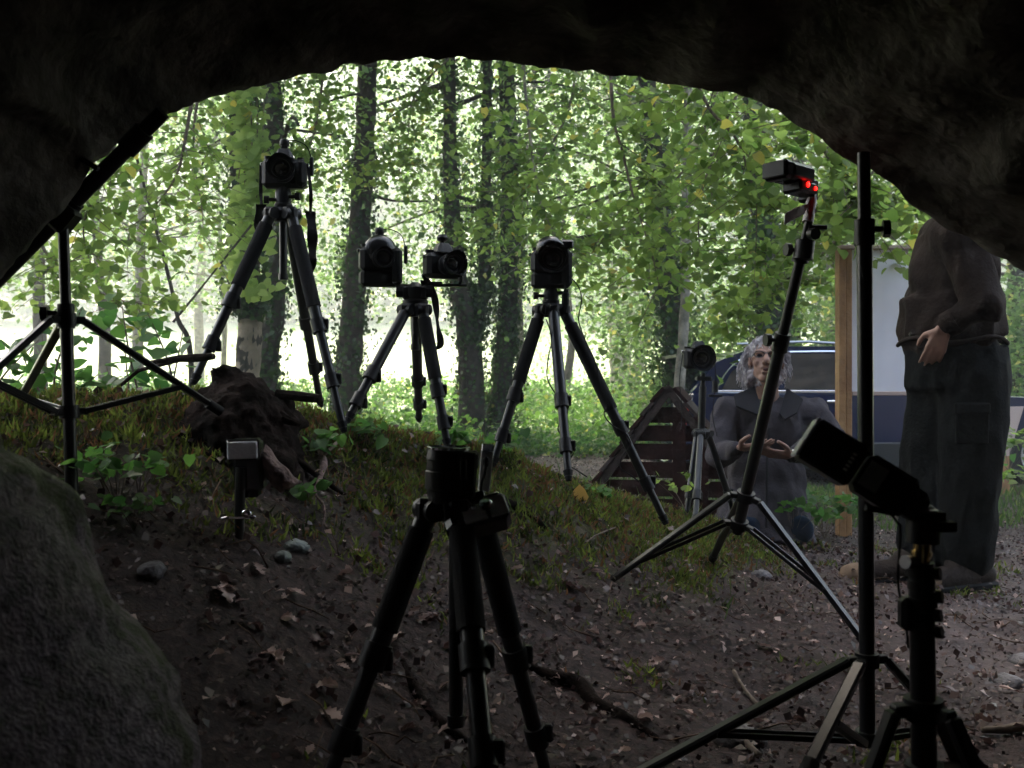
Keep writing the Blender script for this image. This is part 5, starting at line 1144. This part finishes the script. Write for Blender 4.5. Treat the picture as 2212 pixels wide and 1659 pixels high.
def bough(pix, d, label, nleaf, size=.07, spread=.55, setname='leaf_near', tw=26, droop=.25, nobj=240, r0=.012, dd=.5, name='leafy_bough', grp='boughs hanging before the cave mouth', wts=(2, 3, 3, 3, 2, .15), bark='twig', lenk=1.0):
    pts = [P(u, v, d + (0 if len(q_) == 0 else q_[0])) for (u, v, *q_) in pix]; n = len(pts)
    root = thing(name, label, 'branch', tuple(pts[0]), group=grp)
    p, r_ = smooth_line(pts, [r0 * (1 - .8 * i / (n - 1)) for i in range(n)], 8); mb = MB(); bark_tube(mb, p, r_, 7, .12); stem = obj('branch', mb, M[bark], root)
    mb = MB(); L_ = []
    for k in range(tw):
        i = int((k + random.random()) / tw * (len(p) - 2)) + 1; a = p[i]; t_ = (p[i] - p[i - 1]).normalized()
        side = Vector((random.uniform(-1, 1), random.uniform(-dd, dd), random.uniform(-.5, .35))).normalized(); ln = spread * random.uniform(.5, 1.2) * lenk
        q1 = a + (side + t_ * .5).normalized() * ln * .5; q2 = q1 + (side + t_ * .3 + Vector((0, 0, -droop))).normalized() * ln * .6
        tp, tr = smooth_line([a, q1, q2], [.0035, .0025, .001], 5); mb.tube(tp, tr, 4)
        m_ = max(2, int(nleaf / tw))
        for j in range(m_):
            f = random.random() ** .8 * (len(tp) - 1); c_ = tp[int(f)]; L_.append(tuple(c_ + Vector((random.gauss(0, 1), random.gauss(0, 1), random.gauss(0, .5))) * size * 1.1))
    obj('twigs', mb, M[bark], stem); place_leaves(root, L_, size, setname, nobj, wts=wts)
    return root
bough([(1318, 120), (1325, 250), (1345, 330), (1370, 430), (1405, 540), (1425, 620)], 5.5, 'long drooping bough hanging just right of the middle of the opening', 480, .054, .42, tw=22)
bough([(1128, 110), (1140, 250), (1160, 400), (1185, 480), (1225, 560)], 6.2, 'pale-barked hanging bough above the middle tripod camera', 520, .054, .5, tw=26, bark='barkpale')
bough([(1480, 110), (1530, 230), (1590, 300), (1620, 380), (1640, 440)], 5.2, 'leafy bough left of the red-lamp flash', 700, .056, .5, tw=30)
bough([(1700, 170), (1760, 290), (1820, 390), (1850, 440), (1865, 480)], 5.0, 'yellow-green bough behind the tall stand knob', 750, .058, .5, tw=30, wts=(1, 2, 3, 4, 3, .3))
bough([(1950, 250), (1880, 380), (1780, 460), (1690, 520), (1620, 560)], 6.0, 'bough reaching left behind the red-lamp flash', 800, .056, .55, tw=34)
bough([(1560, 160), (1500, 330), (1420, 430), (1330, 500), (1260, 540)], 6.8, 'bough sweeping left across the middle of the wood', 850, .055, .6, tw=36)
bough([(1620, 130), (1570, 260), (1520, 400), (1510, 520), (1540, 610)], 6.4, 'bough hanging over the slender pale trunk', 800, .055, .55, tw=34)
bough([(1250, 100), (1230, 230), (1180, 330), (1130, 380), (1090, 430)], 7.4, 'bough in front of the two ivy trunks at centre', 800, .054, .65, tw=36)
bough([(1850, 480), (1760, 560), (1690, 610), (1610, 650), (1560, 680)], 6.8, 'low bough just above the kneeling man', 620, .056, .45, tw=28)
bough([(2020, 400), (1960, 430), (1900, 430), (1850, 450), (1790, 480)], 6.2, 'bough above the signboard', 520, .07, .4, tw=24)
bough([(1010, 90), (900, 200), (880, 300), (860, 380)], 9.0, 'bough between the straight trunk and the forked trunk', 600, .06, .6, tw=30, setname='leaf_near')
bough([(420, 180), (400, 300), (380, 380), (330, 450), (270, 500)], 5.6, 'bough with round leaves over the bright clearing at left', 280, .054, .5, tw=26, grp='boughs at the left of the opening')
bough([(440, 160), (420, 260), (420, 360), (435, 440), (440, 520)], 7.2, 'bough left of the climber-clad trunk', 340, .054, .45, tw=28, grp='boughs at the left of the opening')
bough([(250, 260), (240, 360), (200, 430), (180, 500), (200, 580)], 5.0, 'bough dangling right of the left stand pole', 330, .06, .4, tw=26, grp='boughs at the left of the opening')
bough([(60, 480), (110, 560), (160, 600), (230, 640), (330, 660)], 6.5, 'low bough crossing behind the left light stand', 480, .06, .45, tw=26, grp='boughs at the left of the opening')
bough([(700, 150), (680, 280), (650, 360), (640, 420)], 8.0, 'bough above the tallest tripod camera', 420, .06, .45, tw=22, grp='boughs at the left of the opening')
# pale climber over the thick left trunk
cl = thing('climbing_vine', 'pale green heart-leaved vine draping the thick left trunk', 'vine', tuple(P(540, 700, 8.0)))
mb = MB()
for k in range(5): p, r_ = smooth_line([P(500 + 18 * k, 150, 8.1), P(520 + 12 * k, 300, 7.95), P(512 + 14 * k, 450, 8.0), P(520 + 9 * k, 620, 8.1)], [.006, .006, .005, .002], 6); mb.tube(p, r_, 5)
obj('stem', mb, M['twig'], cl)
pts = []
for k in range(470):
    v = random.uniform(180, 650) if random.random() < .75 else random.uniform(300, 480); u = 540 + random.gauss(0, 24) + 18 * math.sin(v * .02); pts.append(tuple(P(u, v, 7.95 + random.gauss(0, .08))))
place_leaves(cl, pts, .095, 'leaf_pale', 290, tilt=.3, face=np.array([0, -1.6, .2]), wts=(2, 3, 4, 3, 2, .2))
# shrub behind the left stand
sh = thing('shrub', 'dark leafy shrub behind the legs of the left light stand', 'shrub', (P(150, 0, 3.6).x, 3.6, gz(-1.6, 3.6)))
mb = MB(); pts = []
for k in range(34):
    b0 = Vector((P(random.uniform(-60, 420), 0, 3.7).x, random.uniform(3.3, 4.4), 0)); b0.z = gz(b0.x, b0.y); h_ = random.uniform(.25, .62) * (1 if b0.x < -1.15 else .5); tip = b0 + Vector((random.uniform(-.2, .25), random.uniform(-.2, .1), h_))
    p, r_ = smooth_line([b0, (b0 + tip) / 2 + Vector((random.uniform(-.05, .05), 0, .05)), tip], [.005, .004, .0015], 6); mb.tube(p, r_, 5)
    for j in range(26): f = random.uniform(.25, 1); c_ = p[int(f * (len(p) - 1))]; pts.append(tuple(c_ + Vector((random.gauss(0, .07), random.gauss(0, .07), random.gauss(0, .03)))))
obj('stems', mb, M['twig'], sh); place_leaves(sh, pts, .058, 'leaf_shrub', 290, tilt=.5)
# seedlings by the boulder, on the mound
def seedling(u, v, d, h_, n, label, size=.035, setname='leaf_shrub', name='seedling', wts=(2, 3, 3, 3, 2, 0)):
    if d is None: b0 = on_ground(u, v, 0)
    else: b0 = P(u, v, d)
    rt = thing(name, label, 'plant', tuple(b0)); mb = MB(); pts = []
    for k in range(max(3, n // 5)):
        tip = b0 + Vector((random.gauss(0, .35) * h_, random.gauss(0, .3) * h_, h_ * random.uniform(.5, 1))); p, r_ = smooth_line([b0, (b0 * .4 + tip * .6) + Vector((0, 0, .01)), tip], [.0015, .0012, .0006], 4); mb.tube(p, r_, 4)
        for j in range(5): pts.append(tuple(tip + Vector((random.gauss(0, 1), random.gauss(0, 1), random.gauss(0, .4))) * size * .9))
    obj('stem', mb, M['twig'], rt); place_leaves(rt, pts, size, setname, 60, tilt=.5, wts=wts)
seedling(255, 1110, None, .13, 50, 'bright leafy plant growing right of the boulder top', .03)
seedling(300, 1080, None, .10, 24, 'small maple-like seedling right of the plant by the boulder', .028)
seedling(225, 1060, None, .12, 26, 'narrow-leaved sprout touching the boulder edge', .028)
seedling(290, 1160, None, .08, 30, 'low green plant below the boulder shoulder', .026)
seedling(645, 1085, None, .05, 26, 'round green clump under the bark slab', .03)
seedling(700, 985, None, .07, 30, 'leafy clump on the mound right of the stump', .035)
seedling(840, 935, None, .10, 26, 'plant beside the right foot of the tallest tripod', .04)
seedling(790, 965, None, .08, 34, 'plant in the moss left of the two-camera tripod foot', .04)
seedling(980, 985, None, .07, 34, 'round-leaved clump behind the upward camera', .038)
seedling(1090, 1000, None, .08, 26, 'clump near the left foot of the middle tripod', .035)
seedling(1300, 1075, None, .06, 20, 'low leaves below the shelter corner', .04)
seedling(1480, 1100, 4.1, .16, 24, 'yellow-green seedling before the wooden shelter', .03, 'leaf_near')
seedling(1780, 1165, 4.9, .24, 70, 'green bramble at the foot of the signboard post', .045)
seedling(1715, 1160, 4.5, .16, 40, 'leaves beside the kneeling man knee', .04)
seedling(1860, 1140, 5.0, .16, 40, 'leaves right of the signboard post foot', .04)
seedling(2180, 1020, 7.0, .30, 90, 'weeds around the stake sign', .06, 'leaf_near')
seedling(2120, 1040, 6.6, .2, 60, 'weeds left of the stake sign', .05)
seedling(2200, 1070, 5.8, .18, 60, 'bright weeds at the right edge', .045, 'leaf_near')
yl = on_ground(1252, 1085, .02); mb = MB(); vs_ = (HEART_V * .065); mb.add([yl + Vector((a[0], a[2] * .5, a[1])) for a in vs_.tolist()], [tuple(f) for f in HEART_F.tolist()]); tag(obj('yellow_leaf', mb, leaf_mat('yellow_leaf', (.5, .33, .12), (.5, .33, .12), (.5, .33, .12), .5, .6, 1.2)), 'upright yellow leaf on the moss below the middle tripod', 'leaf')

# moss, litter, grass: nobody could count it
def mound_mask(x, y):
    yc_ = np.interp(x, CX, CY); H_ = np.interp(x, CX, CH); nz = np.array([noise.noise((float(a) * 3.2, float(b) * 3.2, 1)) for a, b in zip(x, y)]); return np.exp(-((y - yc_ + .15) / .7) ** 2) * np.clip(H_ * 3.5, .1, 1) + .45 * nz
def gz_fast(x, y):
    ix = np.clip(np.searchsorted(gx, x) - 1, 0, nx - 2); iy = np.clip(np.searchsorted(gy, y) - 1, 0, ny - 2)
    fx_ = (x - gx[ix]) / (gx[ix + 1] - gx[ix]); fy_ = (y - gy[iy]) / (gy[iy + 1] - gy[iy])
    return GZ[iy, ix] * (1 - fx_) * (1 - fy_) + GZ[iy, ix + 1] * fx_ * (1 - fy_) + GZ[iy + 1, ix] * (1 - fx_) * fy_ + GZ[iy + 1, ix + 1] * fx_ * fy_
NM = 300000
x = rng.uniform(-2.4, 2.2, NM); y = rng.uniform(1.3, 5.0, NM)
cell = np.array([[noise.noise((i * .045 * 9, j * .045 * 9, 2)) * .6 + noise.noise((i * .045 * 3.2, j * .045 * 3.2, 1)) * .7 for j in range(90)] for i in range(110)])
pn = cell[((x + 2.4) / .045).astype(int).clip(0, 109), ((y - 1.3) / .045).astype(int).clip(0, 89)]
yc_ = np.interp(x, CX, CY); H_ = np.interp(x, CX, CH); mk = np.exp(-((y - yc_ + .05) / np.where(y < yc_, .5, .7)) ** 2) * np.clip(H_ * 3.5, .1, 1) + .75 * pn
keep = mk > rng.uniform(.25, .95, NM); x, y, pn = x[keep], y[keep], pn[keep]; n = len(x)
lump = np.array([noise.noise((float(a) * 14, float(b) * 14, 2)) for a, b in zip(x[:: 1], y[:: 1])])
z = gz_fast(x, y) + .001 + .045 * np.clip(lump + .25, 0, 1) * rng.random(n) ** .5
Mr_ = leaf_rot(n, 1.6); up_ = rng.normal(0, .55, (n, 3)); up_[:, 2] = np.abs(up_[:, 2]) + .45; up_ /= np.linalg.norm(up_, axis=1, keepdims=True)
sx_ = np.cross(up_, Mr_[:, :, 2]); sx_ /= np.linalg.norm(sx_, axis=1, keepdims=True); nz_ = np.cross(sx_, up_)
sz_ = .024 * rng.uniform(.5, 1.4, n)
V_ = (BLADE_V[None, :, 0, None] * 1.6 * sx_[:, None] + BLADE_V[None, :, 1, None] * up_[:, None] + BLADE_V[None, :, 2, None] * nz_[:, None]) * sz_[:, None, None] + np.stack([x, y, z], 1)[:, None]
tn = np.clip(.38 + .5 * lump + rng.normal(0, .18, n), 0, .8); tn[rng.random(n) < np.clip(.14 + .5 * (pn < 0), 0, .35)] = 1.0
tag(link('moss', np_mesh('moss', V_.reshape(-1, 3), np.arange(n * 5).reshape(n, 5), tn), M['moss']), 'cushions of moss over the mound', kind='stuff')
x = np.concatenate([rng.uniform(-2.2, 3.4, 60000), rng.uniform(-1.5, 7, 26000)]); y = np.concatenate([rng.uniform(1.2, 6.5, 60000), rng.uniform(6, 11.5, 26000)])
me = leaves_mesh('leaf_litter', np.stack([x, y, gz_fast(x, y) + rng.uniform(.002, .014, len(x))], 1), np.where(y > 6, .02, .013), tilt=.5, tint=(.24, .26), yellow=.045); tag(link('leaf_litter', me, M['litter']), 'crumbled dead leaves on the cave floor', kind='stuff')
x = rng.uniform(-2.2, 2.4, 4500); y = rng.uniform(1.6, 4.8, 4500)
tag(link('loose_leaves', leaves_mesh('loose_leaves', np.stack([x, y, gz_fast(x, y) + rng.uniform(.01, .045, len(x))], 1), .022, tilt=.7, tint=(.3, .28), yellow=.05), M['litter']), 'dead leaf scraps caught on the moss', kind='stuff')
mb = MB()
for k in range(750):
    x_ = random.uniform(-2.2, 3.0); y_ = random.uniform(1.4, 4.9); a_ = random.uniform(0, 6.28); l_ = random.uniform(.03, .14); pts = []
    for j in range(4): a_ += random.uniform(-.5, .5); x_ += math.cos(a_) * l_ / 3; y_ += math.sin(a_) * l_ / 3; pts.append(Vector((x_, y_, 0)))
    zz = gz_fast(np.array([p_.x for p_ in pts]), np.array([p_.y for p_ in pts]))
    for p_, q_ in zip(pts, zz): p_.z = q_ + .008 + random.uniform(0, .02)
    r_ = random.uniform(.0008, .0028); mb.tube(pts, [r_, r_, r_ * .8, r_ * .5], 4)
tag(obj('fine_twigs', mb, mat('dry_twig', (.13, .085, .06), .9, spec=.1, noise_amt=.6, nscale=30), smooth=180), 'thin twigs and rootlets strewn over the floor', kind='stuff')
# grass tufts
def grass(n, xr_, yr_, h_, name, label, mask=None, wd=.005):
    x = rng.uniform(*xr_, n); y = rng.uniform(*yr_, n)
    if mask is not None: k_ = mask(x, y); x, y = x[k_], y[k_]
    n = len(x); z = gz_fast(x, y); a = rng.uniform(0, 6.28, n); hh = h_ * rng.uniform(.4, 1.2, n); lean = rng.normal(0, .35, (n, 2)) * hh[:, None]
    b0 = np.stack([x, y, z], 1); w2 = np.stack([np.cos(a), np.sin(a), np.zeros(n)], 1) * wd; tip = b0 + np.stack([lean[:, 0], lean[:, 1], hh], 1); mid = b0 * .5 + tip * .5 + np.array([0, 0, .15]) * hh[:, None]
    V_ = np.stack([b0 - w2, b0 + w2, mid + w2 * .7, tip, mid - w2 * .7], 1).reshape(-1, 3); F_ = np.arange(n * 5).reshape(n, 5)
    tag(link(name, np_mesh(name, V_, F_, np.clip(rng.normal(.5, .25, n), 0, 1)), M['grass']), label, kind='stuff')
grass(1700, (-2.5, 1.6), (3.0, 5.2), .10, 'mound_grass', 'sparse grass on the mound', lambda x, y: (mound_mask(x, y) > .5) & (rng.random(len(x)) < .5), .0022)
grass(26000, (-6, 9), (5.6, 9.0), .07, 'track_grass', 'short grass beside the track', lambda x, y: (np.abs(y - 9.6 - .15 * (x - 1)) > 1.2) | (x < 0), .005)
grass(45000, (-9, 9), (12.2, 15.5), .13, 'verge_grass', 'grass along the far edge of the path', None, .009)
# individual fallen leaves lying on the floor: parts of the ground
spots = [(475, 1300), (640, 1300), (575, 1435), (600, 1440), (700, 1495), (715, 1555), (620, 1535), (830, 1500), (960, 1590), (1415, 1440), (1112, 1232), (1395, 1580), (1480, 1560), (2145, 1475), (2180, 1500), (2160, 1360),
         (490, 1310), (1230, 1280), (690, 1390), (925, 1352), (880, 1590), (1180, 1400), (1660, 1400), (1700, 1480), (1720, 1560), (2050, 1500), (2120, 1560), (460, 1360), (850, 1400), (1280, 1370), (560, 1250), (745, 1250), (300, 1150)]
while len(spots) < 260: spots.append((random.uniform(430, 2200), random.uniform(1180, 1655)))
rl = leaf_rot(len(spots), .28)
def oak_leaf(tn):
    n = 10; V_ = [(0, -.5, 0)]; out = []
    for k in range(11): t_ = k / 10; wdt = .34 * math.sin(math.pi * (t_ * .9 + .06)) * (1 if k % 2 else .55); out.append((wdt, t_ - .5, .12 * abs(wdt) + .05 * math.sin(t_ * 5)))
    left = [(-a, b_, c_) for a, b_, c_ in out]; mid = [(0, b_, -.02 + .05 * math.sin(b_ * 4)) for a, b_, c_ in out]; V_ = np.array(out + left + mid)
    F_ = [(22 + k, k, k + 1, 23 + k) for k in range(10)] + [(22 + k, 23 + k, 12 + k, 11 + k) for k in range(10)]
    me = np_mesh('fallen_leaf', V_, np.array(F_), np.full(20, tn)); me.materials.append(M['litter']); me.shade_smooth(); return me
oaks = [oak_leaf(t_) for t_ in (.55, .75, .9, 1.0)]
for i, (u, v) in enumerate(spots):
    q = on_ground(u, v, .012); s_ = (random.uniform(.045, .07) if i < 33 else random.uniform(.018, .045)); o = bpy.data.objects.new('fallen_leaf', oaks[3 if i < 16 else random.choice((0, 0, 1, 1, 2, 3))]); col.objects.link(o); o.parent = ground
    o.matrix_local = Matrix.Translation(q) @ Matrix(rl[i].tolist()).to_4x4() @ Matrix.Diagonal((s_ * random.uniform(.6, 1.1), s_ * random.uniform(.8, 1.15), s_ * random.uniform(.8, 3.2), 1))

# ---------------- the misty air ----------------
hz = MB(); hz.box((0, 40, 22), (320, 200, 62), bev=0.0)
hz = MB(); x0_, x1_, y0_, y1_, z0_, z1_ = -160, 160, -30, 125, -3, 50
hz.add([(x0_, y0_, z0_), (x1_, y0_, z0_), (x1_, y1_, z0_), (x0_, y1_, z0_), (x0_, y0_, z1_), (x1_, y0_, z1_), (x1_, y1_, z1_), (x0_, y1_, z1_)], [(3, 2, 1, 0), (4, 5, 6, 7), (0, 1, 5, 4), (1, 2, 6, 5), (2, 3, 7, 6), (3, 0, 4, 7)])
hm_ = bpy.data.materials.new('misty_air'); hm_.use_nodes = True; t = hm_.node_tree; t.nodes.clear(); o_ = t.nodes.new('ShaderNodeOutputMaterial'); pv_ = t.nodes.new('ShaderNodeVolumePrincipled')
pv_.inputs['Color'].default_value = (.9, .95, .93, 1); pv_.inputs['Density'].default_value = .0075; pv_.inputs['Anisotropy'].default_value = .4
t.links.new(pv_.outputs[0], o_.inputs['Volume'])
tag(obj('haze', hz, hm_, smooth=0), 'pale mist between the trees', kind='stuff')
